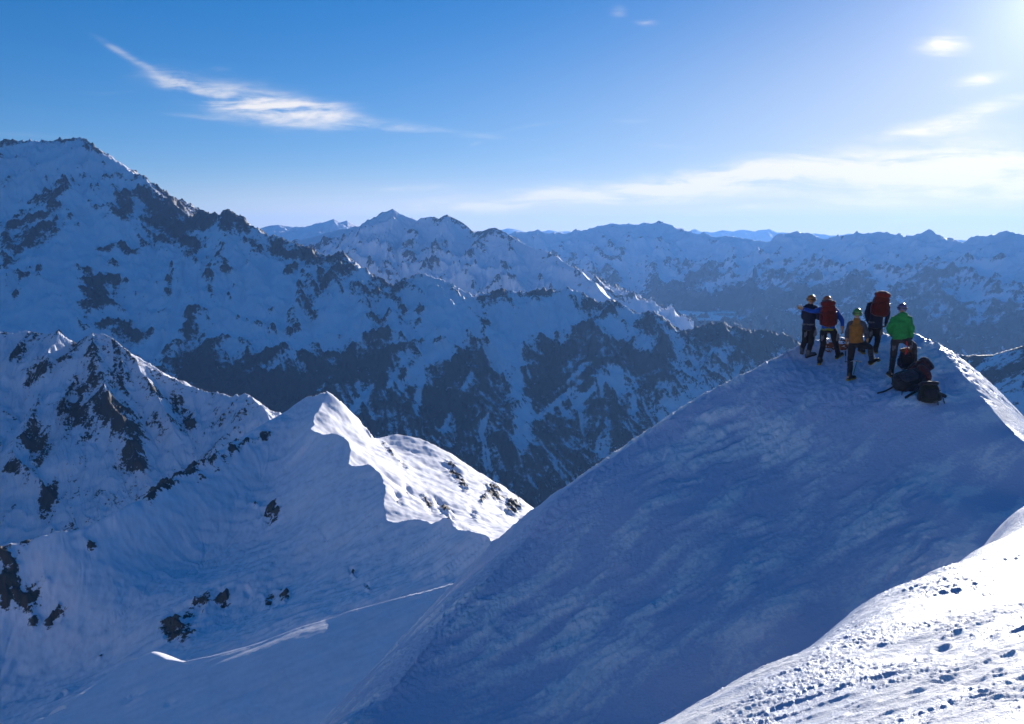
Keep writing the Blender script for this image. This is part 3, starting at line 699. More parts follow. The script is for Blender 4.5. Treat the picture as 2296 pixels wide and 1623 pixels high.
def build_ranges(M):
    build_range('middle_mountains', M['mid'],
                [(640, 545, 14200), (700, 528, 14000), (745, 515, 13900), (780, 510, 13800), (800, 508, 13600), (820, 497, 13400), (850, 481, 13200), (880, 464, 13000), (890, 470, 13000), (905, 483, 13000), (930, 503, 13000), (945, 490, 12900), (965, 485, 12900), (985, 494, 12850), (1003, 481, 12800), (1022, 500, 12800), (1060, 523, 12700),
                 (1085, 517, 12600), (1110, 509, 12500), (1140, 524, 12400), (1180, 546, 12300), (1240, 571, 12000), (1290, 601, 11800), (1330, 632, 11600), (1390, 690, 11200), (1430, 735, 11000), (1500, 800, 10700)],
                [[(880, 466, 13000), (860, 530, 12500), (820, 590, 12000), (800, 650, 11500)], [(1003, 483, 12800), (980, 550, 12200), (940, 610, 11700), (900, 660, 11200)], [(1003, 483, 12800), (1040, 560, 12200), (1060, 620, 11700), (1060, 680, 11200)],
                 [(1110, 511, 12500), (1140, 590, 11900), (1150, 660, 11300)], [(1240, 573, 12000), (1230, 630, 11500), (1240, 690, 11000)], [(745, 517, 13900), (720, 570, 13200), (700, 620, 12700)]],
                (560, 1560), (9600, 15500), 700, 420, .66, 1800, -1600, 420, 95, None, 401, base=.22, sub=520)
    build_range('far_range', M['far'],
                [(960, 560, 18500), (1060, 535, 19000), (1100, 527, 19500), (1150, 522, 19600), (1190, 519, 19800), (1205, 514, 19800), (1225, 523, 19800), (1250, 525, 19900), (1290, 517, 20000), (1330, 508, 20100), (1360, 505, 20200), (1390, 499, 20200), (1410, 497, 20200), (1440, 503, 20300), (1480, 495, 20500), (1505, 500, 20500), (1530, 517, 20300), (1560, 522, 20000),
                 (1600, 528, 19800), (1650, 527, 19500), (1700, 535, 19400), (1740, 538, 19300), (1762, 519, 19000), (1785, 513, 19000), (1800, 523, 18800), (1850, 535, 18500), (1890, 530, 18200), (1920, 524, 18000), (1950, 519, 17800), (1970, 515, 17600), (1990, 525, 17500), (2030, 531, 17300), (2060, 524, 17100), (2085, 519, 17000), (2105, 533, 16800), (2150, 546, 16600), (2175, 533, 16400),
                 (2200, 529, 16300), (2230, 529, 16200), (2260, 523, 16100), (2296, 521, 16000), (2400, 525, 15600), (2600, 540, 15000)],
                [[(1480, 497, 20500), (1440, 560, 19500), (1400, 620, 18500), (1400, 680, 17300)], [(1300, 518, 20000), (1270, 580, 19000), (1290, 640, 17800)], [(1600, 530, 19800), (1560, 600, 18700), (1540, 660, 17500)], [(1785, 515, 19000), (1720, 600, 17800), (1660, 690, 16500)], [(1970, 517, 17600), (1880, 610, 16400), (1800, 710, 15000)], [(2085, 521, 17000), (1990, 620, 15800), (1900, 720, 14600)],
                 [(2200, 531, 16300), (2130, 600, 15500), (2050, 680, 14600), (1980, 760, 13600)], [(2296, 523, 16000), (2250, 600, 15100), (2200, 690, 14100), (2160, 770, 13200)], [(2400, 525, 15600), (2370, 640, 14300), (2330, 740, 13000)]],
                (900, 2480), (12300, 22500), 760, 420, .52, 2600, -1240, 620, 130, -420, 431, base=.17, sub=900)
    build_range('distant_snow_peaks', M['far'],
                [(480, 540, 25000), (560, 520, 25000), (590, 509, 25000), (625, 503, 25000), (655, 510, 25000), (690, 517, 25500), (712, 508, 24500), (735, 494, 24000), (748, 489, 24000), (765, 497, 24000), (778, 492, 24000), (800, 505, 24000), (850, 520, 24000), (950, 530, 24500)],
                [[(625, 505, 25000), (640, 530, 23500)], [(748, 491, 24000), (755, 520, 22800)], [(735, 496, 24000), (705, 525, 23000)]],
                (440, 1000), (21000, 28000), 320, 160, .40, 2500, -1500, 900, 90, None, 451, base=-.12, sub=None)
    build_range('horizon_peaks', M['far'],
                [(900, 530, 52000), (1060, 524, 52000), (1100, 520, 50000), (1140, 510, 50000), (1160, 513, 50000), (1185, 520, 50000), (1230, 517, 50000), (1300, 519, 52000), (1420, 522, 52000), (1545, 523, 52000), (1560, 514, 50000), (1575, 521, 50000), (1600, 519, 50000), (1620, 514, 50000), (1645, 519, 50000), (1668, 516, 50000), (1690, 519, 50000), (1725, 514, 50000), (1745, 521, 50000),
                 (1790, 526, 50000), (1830, 523, 50000), (1860, 527, 50000), (1900, 524, 50000), (1960, 528, 50000), (2080, 530, 48000), (2110, 532, 48000), (2150, 539, 48000), (2250, 537, 48000), (2400, 535, 48000)],
                [], (850, 2500), (44000, 56000), 520, 120, .35, 4000, -1500, 1500, 120, None, 471, base=-.05, sub=None)
    build_range('valley_hills', M['hill'],
                [(1980, 800, 5800), (2060, 775, 5500), (2110, 782, 5300), (2140, 791, 5200), (2170, 797, 5150), (2190, 796, 5100), (2230, 792, 5100), (2262, 782, 5050), (2296, 774, 5000), (2400, 755, 4900), (2600, 740, 4800)],
                [],
                (1940, 2640), (2600, 6800), 380, 300, .62, 5000, -1600, 420, 22, None, 491, base=.64, sub=None)


def build_valley(mat):
    # one sheet of valley ground out to the horizon all round
    r = np.geomspace(250, 95000, 90); az = np.radians(np.linspace(-180, 180, 300))
    A, R = np.meshgrid(az, r)
    X = R * np.sin(A); Y = R * np.cos(A)
    Z = -1580 + 40 * fbm(X / 3000, Y / 3000, 3, 501) * sstep(2000, 9000, R)
    rock = .75 + .2 * fbm(X / 600, Y / 600, 4, 503)
    return grid_object('valley_floor', X, Y, Z, mat, {'rock': rock})


def build_bounce_range(mat):
    # unseen sunlit snow range, added behind the camera to bounce light onto shaded slopes
    az = np.radians(np.linspace(95, 268, 300)); r = np.geomspace(160, 5200, 200)
    A, R = np.meshgrid(az, r)
    X = R * np.sin(A); Y = R * np.cos(A)
    Z = -330 + 760 * sstep(500, 3200, R) - 900 * sstep(3300, 5200, R) + 110 * (ridged(X / 900, Y / 900, 5, 521) - .8) * sstep(300, 1200, R) + 290 * sstep(430, 160, R) - 60
    rock = .12 + .3 * fbm(X / 150, Y / 150, 5, 523) + .12 * sstep(.8, 1.6, slope_of(X, Y, Z))
    return grid_object('bounce_snow_range', X, Y, Z, mat, {'rock': rock})


def build_valley_flat():
    # frosty valley flat over the great face's shoulder; haze put into its pale colour
    m, nt = new_mat('frost_and_haze_flat'); q = NT(nt)
    b = q.n('ShaderNodeBsdfPrincipled'); b.inputs['Base Color'].default_value = (.86, .86, .84, 1); b.inputs['Roughness'].default_value = .6
    o = q.n('ShaderNodeOutputMaterial'); q.l(b.outputs[0], o.inputs[0])
    X, Y = polar(1400, 1660, 60, 14600, 16600, 40)
    return grid_object('valley_flat', X, Y, np.full(X.shape, -1200.0), m)
# ------------------------------------------------------------------ figures and gear on the summit
from mathutils import noise as mnoise


def plate(cx, cy):
    """close-up survey of the party -> plate units"""
    s = 2296.0 / 3758.0
    return (2850 + cx / 3.2457) * s, (1020 + cy / 3.246) * s


def sight(cx, cy, D):
    u, v = plate(cx, cy)
    x, y, z = ray(u, v)
    return Vector((float(x), float(y), float(z))) * D


def foot_hit(cx, cy):
    u, v = plate(cx, cy)
    return ground(u, v)


def ring(bm, c, t, side, rx, ry, n):
    t = t.normalized(); b = t.cross(side)
    if b.length < 1e-4:
        b = t.cross(Vector((0.3, 1, 0.2)))
    b.normalize(); a = b.cross(t).normalized()
    return [bm.verts.new(c + a * (rx * math.cos(2 * math.pi * k / n)) + b * (ry * math.sin(2 * math.pi * k / n))) for k in range(n)]


def tube(bm, pts, radii, side=Vector((1, 0, 0)), n=14, sub=4, cap=0.7):
    """tapered limb through joints; radii are numbers or (half width along side, half depth)"""
    pts = [Vector(p) for p in pts]
    rr = [r if isinstance(r, tuple) else (r, r) for r in radii]
    P_, R_ = [], []
    m = len(pts)
    for i in range(m - 1):
        p0, p1, p2, p3 = pts[max(i - 1, 0)], pts[i], pts[i + 1], pts[min(i + 2, m - 1)]
        for k in range(sub):
            t = k / sub
            q = 0.5 * ((2 * p1) + (p2 - p0) * t + (2 * p0 - 5 * p1 + 4 * p2 - p3) * t * t + (-p0 + 3 * p1 - 3 * p2 + p3) * t ** 3)
            P_.append(q)
            s = t * t * (3 - 2 * t)
            R_.append((rr[i][0] + (rr[i + 1][0] - rr[i][0]) * s, rr[i][1] + (rr[i + 1][1] - rr[i][1]) * s))
    P_.append(pts[-1]); R_.append(rr[-1])
    d0 = (P_[0] - P_[1]).normalized(); d1 = (P_[-1] - P_[-2]).normalized()
    P_ = [P_[0] + d0 * R_[0][1] * cap] + P_ + [P_[-1] + d1 * R_[-1][1] * cap]
    R_ = [(R_[0][0] * .45, R_[0][1] * .45)] + R_ + [(R_[-1][0] * .45, R_[-1][1] * .45)]
    rings = []
    for i, q in enumerate(P_):
        t = P_[min(i + 1, len(P_) - 1)] - P_[max(i - 1, 0)]
        rings.append(ring(bm, q, t, side, R_[i][0], R_[i][1], n))
    for a, b in zip(rings[:-1], rings[1:]):
        for k in range(n):
            bm.faces.new((a[k], a[(k + 1) % n], b[(k + 1) % n], b[k]))
    bm.faces.new(rings[0][::-1]); bm.faces.new(rings[-1])


def blob(bm, c, half, rot=None, e=1.0, nu=20, nv=12):
    """superellipsoid; e<1 makes it boxier"""
    rot = rot or Matrix.Identity(3)
    f = lambda w, p: math.copysign(abs(w) ** p, w)
    rows = []
    for j in range(1, nv):
        ph = -math.pi / 2 + math.pi * j / nv
        rows.append([bm.verts.new(Vector(c) + rot @ Vector((half[0] * f(math.cos(ph), e) * f(math.cos(2 * math.pi * i / nu), e), half[1] * f(math.cos(ph), e) * f(math.sin(2 * math.pi * i / nu), e), half[2] * f(math.sin(ph), e)))) for i in range(nu)])
    lo = bm.verts.new(Vector(c) + rot @ Vector((0, 0, -half[2]))); hi = bm.verts.new(Vector(c) + rot @ Vector((0, 0, half[2])))
    for a, b in zip(rows[:-1], rows[1:]):
        for i in range(nu):
            bm.faces.new((a[i], a[(i + 1) % nu], b[(i + 1) % nu], b[i]))
    for i in range(nu):
        bm.faces.new((lo, rows[0][(i + 1) % nu], rows[0][i])); bm.faces.new((hi, rows[-1][i], rows[-1][(i + 1) % nu]))


def finish(bm, name, mat, base, parent=None, voxel=None, smooth=2, wrinkle=0.0, wscale=9.0):
    bmesh.ops.recalc_face_normals(bm, faces=bm.faces[:])
    me = bpy.data.meshes.new(name)
    for v in bm.verts:
        v.co -= base
    bm.to_mesh(me); bm.free()
    if voxel:
        t = bpy.data.objects.new('scratch', me); COL.objects.link(t)
        r = t.modifiers.new('r', 'REMESH'); r.mode = 'VOXEL'; r.voxel_size = voxel
        if smooth:
            s = t.modifiers.new('s', 'SMOOTH'); s.factor = 0.5; s.iterations = smooth
        bpy.context.view_layer.update()
        ev = t.evaluated_get(bpy.context.evaluated_depsgraph_get())
        m2 = bpy.data.meshes.new_from_object(ev)
        bpy.data.objects.remove(t); bpy.data.meshes.remove(me)
        me = m2; me.name = name
        me.materials.clear()
    if wrinkle:
        nr = [v.normal.copy() for v in me.vertices]
        for v, n in zip(me.vertices, nr):
            w = mnoise.fractal((v.co + base) * wscale + Vector((0, 0, 0.6 * mnoise.noise((v.co + base) * 5))), 1.0, 2.0, 3)
            v.co += n * (wrinkle * (w - 0.1))
    me.polygons.foreach_set('use_smooth', [True] * len(me.polygons))
    me.materials.append(mat)
    o = bpy.data.objects.new(name, me); COL.objects.link(o)
    if parent:
        o.parent = parent
    else:
        o.location = base
    return o


def basis(up, fwd):
    up = up.normalized(); r = fwd.cross(up).normalized(); f = up.cross(r)
    return Matrix((r, f, up)).transposed()


def hand(bm, wrist, direc, palm_n, s=1.0, curl=0.5, side=1):
    """palm, four fingers of different lengths and a thumb"""
    d = direc.normalized(); n = (palm_n - d * palm_n.dot(d)).normalized(); a = d.cross(n) * side
    c = wrist + d * 0.045 * s
    blob(bm, c, (0.042 * s, 0.017 * s, 0.052 * s), Matrix((a, n, d)).transposed(), .8)
    tube(bm, [wrist - d * .04 * s, wrist + d * .02 * s], [.030 * s, .030 * s], n=10, sub=1)
    for k, (off, L) in enumerate(((-.031, .066), (-.010, .078), (.011, .074), (.031, .058))):
        p = wrist + d * 0.088 * s + a * off * s
        q = p; ang = 0.0; pts = [p - d * .02 * s, p]
        for j in range(3):
            ang += curl * (.5 + .25 * j)
            q = q + (d * math.cos(ang) + n * math.sin(ang)) * L * s / 3 * (1.15 - .15 * j)
            pts.append(q)
        tube(bm, pts, [.0105 * s, .0105 * s, .010 * s, .009 * s, .008 * s], n=8, sub=1)
    p = wrist + d * .03 * s - a * .036 * s
    tube(bm, [p, p + (d * .6 - a * .7 + n * .25).normalized() * .032 * s, p + (d * .9 - a * .55 + n * .45).normalized() * .062 * s], [.014 * s, .012 * s, .010 * s], n=8, sub=2)


SKIN = simple_mat('weathered_skin', (0.42, 0.25, 0.17), .55, .1, 20)
RUBBER = simple_mat('black_rubber', (0.02, 0.02, 0.022), .6, .3, 40)


def cloth(name, col, var=.18):
    return simple_mat(name, col, .75, var, 14, bump=.004, spec=.25, sheen=.15)


def person(label, J, C, face=Vector((0.1, 1, 0))):
    """J: joints in close-up units with depth offsets; C: colours and options"""
    feet = [foot_hit(*J[k][0]) for k in ('footL', 'footR')]
    D0 = sum(math.hypot(f.x, f.y) for f in feet) / 2 + J.get('push', 0)
    W = lambda k: sight(J[k][0], J[k][1], D0 + (J[k][2] if len(J[k]) > 2 else 0))
    base = Vector(((feet[0].x + feet[1].x) / 2, (feet[0].y + feet[1].y) / 2, min(feet[0].z, feet[1].z)))
    right = Vector((1, 0, 0)); f = face.normalized()
    neck, head, chest, waist, pelvis = W('neck'), W('head'), W('chest'), W('waist'), W('pelvis')
    sh = {s: W('sh' + s) for s in 'LR'}; el = {s: W('el' + s) for s in 'LR'}; wr = {s: W('wr' + s) for s in 'LR'}
    hp = {s: W('hip' + s) for s in 'LR'}; kn = {s: W('knee' + s) for s in 'LR'}
    an, toe, heel = {}, {}, {}
    for s, fo in zip('LR', feet):
        (hx, hy), (tx, ty) = J['foot' + s]
        t = foot_hit(tx, ty)
        dv = (t - fo); dv = Vector((dv.x, dv.y, dv.z))
        if 'tdir' in J and s in J['tdir']:
            dv = Vector(J['tdir'][s])
        e = fo + dv.normalized() * .24
        e.z = ground_z(e.x, e.y)
        heel[s] = fo; toe[s] = e
        an[s] = fo + (e - fo).normalized() * .05 + Vector((0, 0, .12))
    m = C['m']
    # the body: one continuous figure under the clothes
    bm = bmesh.new()
    tube(bm, [pelvis - Vector((0, 0, .02)), waist, chest, neck - Vector((0, 0, .06))], [(.125, .095), (.12, .085), (.145, .095), (.07, .06)], right)
    tube(bm, [neck - Vector((0, 0, .10)), neck, head], [.058, .054, .058], right)
    for s in 'LR':
        tube(bm, [chest + (sh[s] - chest) * .5 + Vector((0, 0, .06)), sh[s], el[s], wr[s]], [.05, .050, .038, .026], right, 12)
        tube(bm, [pelvis.lerp(hp[s], .6) + Vector((0, 0, .03)), hp[s], hp[s].lerp(kn[s], .55), kn[s], kn[s].lerp(an[s], .45), an[s]], [.062, .064, .056, .042, .042, .034], right, 12, 3, .2)
        tube(bm, [an[s], heel[s] + Vector((0, 0, .05)), toe[s] + Vector((0, 0, .05))], [.036, .036, .028], right, 10)
        hand(bm, wr[s] + (wr[s] - el[s]).normalized() * .01, wr[s] - el[s], -right if s == 'R' else right, .92, .55, 1 if s == 'L' else -1)
    R3 = basis((head - neck) + Vector((0, 0, .12)), f)
    up3 = R3 @ Vector((0, 0, 1))
    blob(bm, head + R3 @ Vector((0, -.005, .02)), (.074, .094, .098), R3, 1.0)
    blob(bm, head + R3 @ Vector((0, .035, -.06)), (.052, .058, .062), R3, 1.0)
    tube(bm, [head + R3 @ Vector((0, .090, .018)), head + R3 @ Vector((0, .112, -.022))], [.009, .015], right, 8, 2)
    blob(bm, head + R3 @ Vector((0, .088, -.062)), (.024, .010, .010), R3)
    for sx in (-1, 1):
        blob(bm, head + R3 @ Vector((sx * .074, -.012, -.008)), (.010, .022, .032), R3)
        blob(bm, head + R3 @ Vector((sx * .031, .082, .012)), (.013, .008, .008), R3)
    root = finish(bm, 'person', SKIN, base, None, .011, 1)
    tag(root, label, 'person', 'mountaineers standing on the summit')
    # jacket
    b = lambda: bmesh.new()
    bm = b()
    k = C.get('bulk', 1.0)
    hem = pelvis + Vector((0, 0, C.get('hem', -.06)))
    tube(bm, [hem, waist, chest, sh['L'].lerp(sh['R'], .5) - Vector((0, 0, .01)), neck - Vector((0, 0, .015))],
         [(.185 * k, .150 * k), (.165 * k, .140 * k), (.195 * k, .150 * k), (.155 * k, .115 * k), (.085, .08)], right, 18, 4, .25)
    tube(bm, [neck - Vector((0, 0, .06)), neck + Vector((0, 0, .035))], [(.088, .085), (.080, .078)], right, 14, 2, .2)
    if C.get('hood'):
        blob(bm, neck - f * .075 + Vector((0, 0, -.015)), (.125, .085, .075), basis(Vector((0, 0, 1)), f), .9)
    sleeves = C.get('sleeves')
    sl = b() if sleeves else bm
    for s in 'LR':
        inner = chest.lerp(sh[s], .55) + Vector((0, 0, .05))
        tube(sl, [inner, sh[s], sh[s].lerp(el[s], .5), el[s], wr[s]], [.085 * k, .086 * k, .074 * k, .062 * k, .047 * k], right, 12, 3, .3)
    jk = finish(bm, 'jacket', m['jacket'], base, root, .015, 3, .012, 8)
    if sleeves:
        finish(sl, 'sleeve', m['sleeve'], base, root, .015, 3, .010, 8)
    if C.get('hemband'):
        bm = b()
        tube(bm, [hem - Vector((0, 0, .02)), hem + Vector((0, 0, .035))], [(.188 * k, .152 * k), (.188 * k, .152 * k)], right, 20, 1, .1)
        finish(bm, 'hem', m['hem'], base, root, .012, 1, .006, 12)
    # trousers
    bm = b()
    tube(bm, [pelvis - Vector((0, 0, .03)), pelvis + Vector((0, 0, .12))], [(.155, .125), (.150, .120)], right, 16, 2, .4)
    for s in 'LR':
        tube(bm, [pelvis.lerp(hp[s], .6) + Vector((0, 0, .03)), hp[s], hp[s].lerp(kn[s], .55), kn[s], kn[s].lerp(an[s], .45), an[s] + Vector((0, 0, -.01))], [.10, .102, .088, .074, .070, .062], right, 14, 3, .25)
    finish(bm, 'trousers', m['trousers'], base, root, .015, 3, .010, 9)
    if C.get('harness'):
        bm = b()
        tube(bm, [pelvis + Vector((0, 0, .05)), pelvis + Vector((0, 0, .10))], [(.168, .140), (.168, .138)], right, 18, 1, .1)
        for s in 'LR':
            g = hp[s] + (hp[s] - pelvis) * .5 + Vector((0, -.06, -.02))
            tube(bm, [g, g + Vector((0, -.01, -.16))], [.022, .026], right, 8, 2)
            tube(bm, [g + Vector((.03, -.03, .02)), g + Vector((.035, -.03, -.12))], [.014, .018], right, 8, 2)
        finish(bm, 'harness', m['harness'], base, root, .010, 1)
    if C.get('sling'):
        bm = b()
        a0 = W('sling0'); a1 = W('sling1')
        tube(bm, [a0, a0.lerp(a1, .5) + Vector((.03, -.01, 0)), a1], [.014, .016, .02], right, 8, 4)
        finish(bm, 'sling', m['sling'], base, root)
    # boots and gloves
    for s in 'LR':
        d = (toe[s] - heel[s]).normalized(); sd = d.cross(Vector((0, 0, 1))).normalized()
        h = heel[s]
        upn = sd.cross(d).normalized()
        bm = b()
        tube(bm, [h + d * .0 + upn * .055, h + d * .10 + upn * .065, h + d * .20 + upn * .052, h + d * .27 + upn * .045], [(.046, .050), (.047, .058), (.054, .042), (.046, .034)], sd, 14, 3, .5)
        tube(bm, [an[s] + Vector((0, 0, .07)), an[s] - Vector((0, 0, .04))], [.062, .062], right, 12, 2, .2)
        bt = finish(bm, 'boot', m['boot'], base, root, .010, 2)
        bm = b()
        tube(bm, [h - d * .02 + upn * .012, h + d * .12 + upn * .014, h + d * .22 + upn * .012, h + d * .295 + upn * .016], [(.048, .026), (.044, .026), (.058, .026), (.046, .022)], sd, 14, 3, .35)
        finish(bm, 'sole', m['sole'], base, bt, .009, 1)
        bm = b()
        hand(bm, wr[s], wr[s] - el[s], -right if s == 'R' else right, 1.08, .6, 1 if s == 'L' else -1)
        tube(bm, [wr[s] - (wr[s] - el[s]).normalized() * .05, wr[s] + (wr[s] - el[s]).normalized() * .03], [.048, .042], right, 10, 2, .2)
        finish(bm, 'glove', m['glove'], base, root, .0065, 1)
    # helmet: shell, brim and headlamp
    bm = b()
    hc = head + up3 * .045 - f * .006
    blob(bm, hc, (.108, .128, .105), R3, 1.0, 26, 16)
    cut = [v for v in bm.verts if (v.co - hc).dot(up3) < -.035]
    for v in cut:
        q = v.co - hc; q = q - up3 * (q.dot(up3) + .035)
        v.co = hc - up3 * .035 + q * 1.02
    hm = finish(bm, 'helmet', m['helmet'], base, root, .009, 1)
    bm = b()
    for i in range(-3, 4):
        a = i * .26
        q = hc - up3 * .028 + R3 @ Vector((.112 * math.sin(a) * 1.0, .130 * math.cos(a), 0))
        blob(bm, q, (.026, .018, .010), R3, .8, 8, 6)
    finish(bm, 'brim', m['band'], base, hm, .007, 1)
    bm = b()
    for i in range(28):
        a = 2 * math.pi * i / 28
        blob(bm, hc - up3 * .012 + R3 @ Vector((.110 * math.sin(a), .130 * math.cos(a), 0)), (.016, .010, .012), R3, .8, 6, 5)
    finish(bm, 'lamp_strap', m['band'], base, hm, .007, 1)
    return {'root': root, 'neck': neck, 'chest': chest, 'waist': waist, 'pelvis': pelvis, 'sh': sh, 'D': D0, 'f': f, 'wr': wr, 'el': el}


def backpack(label, c, up, back, w, h, dp, m, group, worn=None, seed=0, lidscale=1.0):
    """rucksack: sack, lid, front pocket, side pockets, straps. c centre of the sack, up its long axis, back = outward from the wearer"""
    base = c - up.normalized() * h * .5
    B = basis(up, back)      # x right, y outward, z up
    L = lambda x, y, z: c + B @ Vector((x, y, z))
    bm = bmesh.new()
    blob(bm, L(0, 0, 0), (w * .5, dp * .5, h * .5), B, .55, 28, 18)
    blob(bm, L(0, .02, -h * .22), (w * .53, dp * .53, h * .26), B, .6, 24, 14)
    sack = finish(bm, 'backpack', m['sack'], base, None, .016, 2, .016, 7 + seed)
    tag(sack, label, 'backpack', group)
    bm = bmesh.new()
    blob(bm, L(0, .01, h * .5), (w * .50 * lidscale, dp * .56, h * .13), B, .65, 24, 12)
    blob(bm, L(0, -.01, h * .57), (w * .34 * lidscale, dp * .42, h * .10), B, .8, 20, 10)
    finish(bm, 'lid', m['lid'], base, sack, .014, 2, .012, 9)
    bm = bmesh.new()
    blob(bm, L(0, dp * .50, -h * .08), (w * .33, dp * .16, h * .28), B, .6, 20, 12)
    finish(bm, 'front_pocket', m['pocket'], base, sack, .013, 2, .010, 9)
    for sx in (-1, 1):
        bm = bmesh.new()
        blob(bm, L(sx * w * .50, .0, -h * .16), (w * .10, dp * .34, h * .24), B, .7, 16, 10)
        finish(bm, 'side_pocket', m['pocket'], base, sack, .013, 2, .008, 9)
        bm = bmesh.new()
        if worn:
            s = worn['sh']['L' if sx < 0 else 'R']; nk = worn['neck']; f = worn['f']
            p = nk.lerp(s, .55)
            tube(bm, [L(sx * w * .22, -dp * .45, h * .32), p + Vector((0, 0, .085)), p + f * .13 + Vector((0, 0, -.03)), p + f * .16 + Vector((0, 0, -.2)), L(sx * w * .42, -dp * .5, -h * .34)], [(.028, .012)] * 5, B @ Vector((1, 0, 0)), 10, 4)
        else:
            tube(bm, [L(sx * w * .22, -dp * .48, h * .36), L(sx * w * .30, -dp * .85, h * .16), L(sx * w * .38, -dp * .8, -h * .16), L(sx * w * .42, -dp * .48, -h * .38)], [(.028, .012)] * 4, B @ Vector((1, 0, 0)), 10, 4)
        finish(bm, 'shoulder_strap', m['strap'], base, sack)
        for z in (.12, -.22):
            bm = bmesh.new()
            tube(bm, [L(sx * w * .51, -dp * .30, h * z), L(sx * w * .56, .05 * dp, h * (z + .02)), L(sx * w * .40, dp * .54, h * z)], [(.007, .010)] * 3, B @ Vector((0, 0, 1)), 6, 4)
            finish(bm, 'compression_strap', m['strap'], base, sack)
    return sack


def strap(label, pts, r, mat, name='strap', cat='strap', group=None):
    bm = bmesh.new()
    tube(bm, pts, [r] * len(pts), Vector((0, 0, 1)), 8, 4)
    o = finish(bm, name, mat, pts[0])
    return tag(o, label, cat, group)


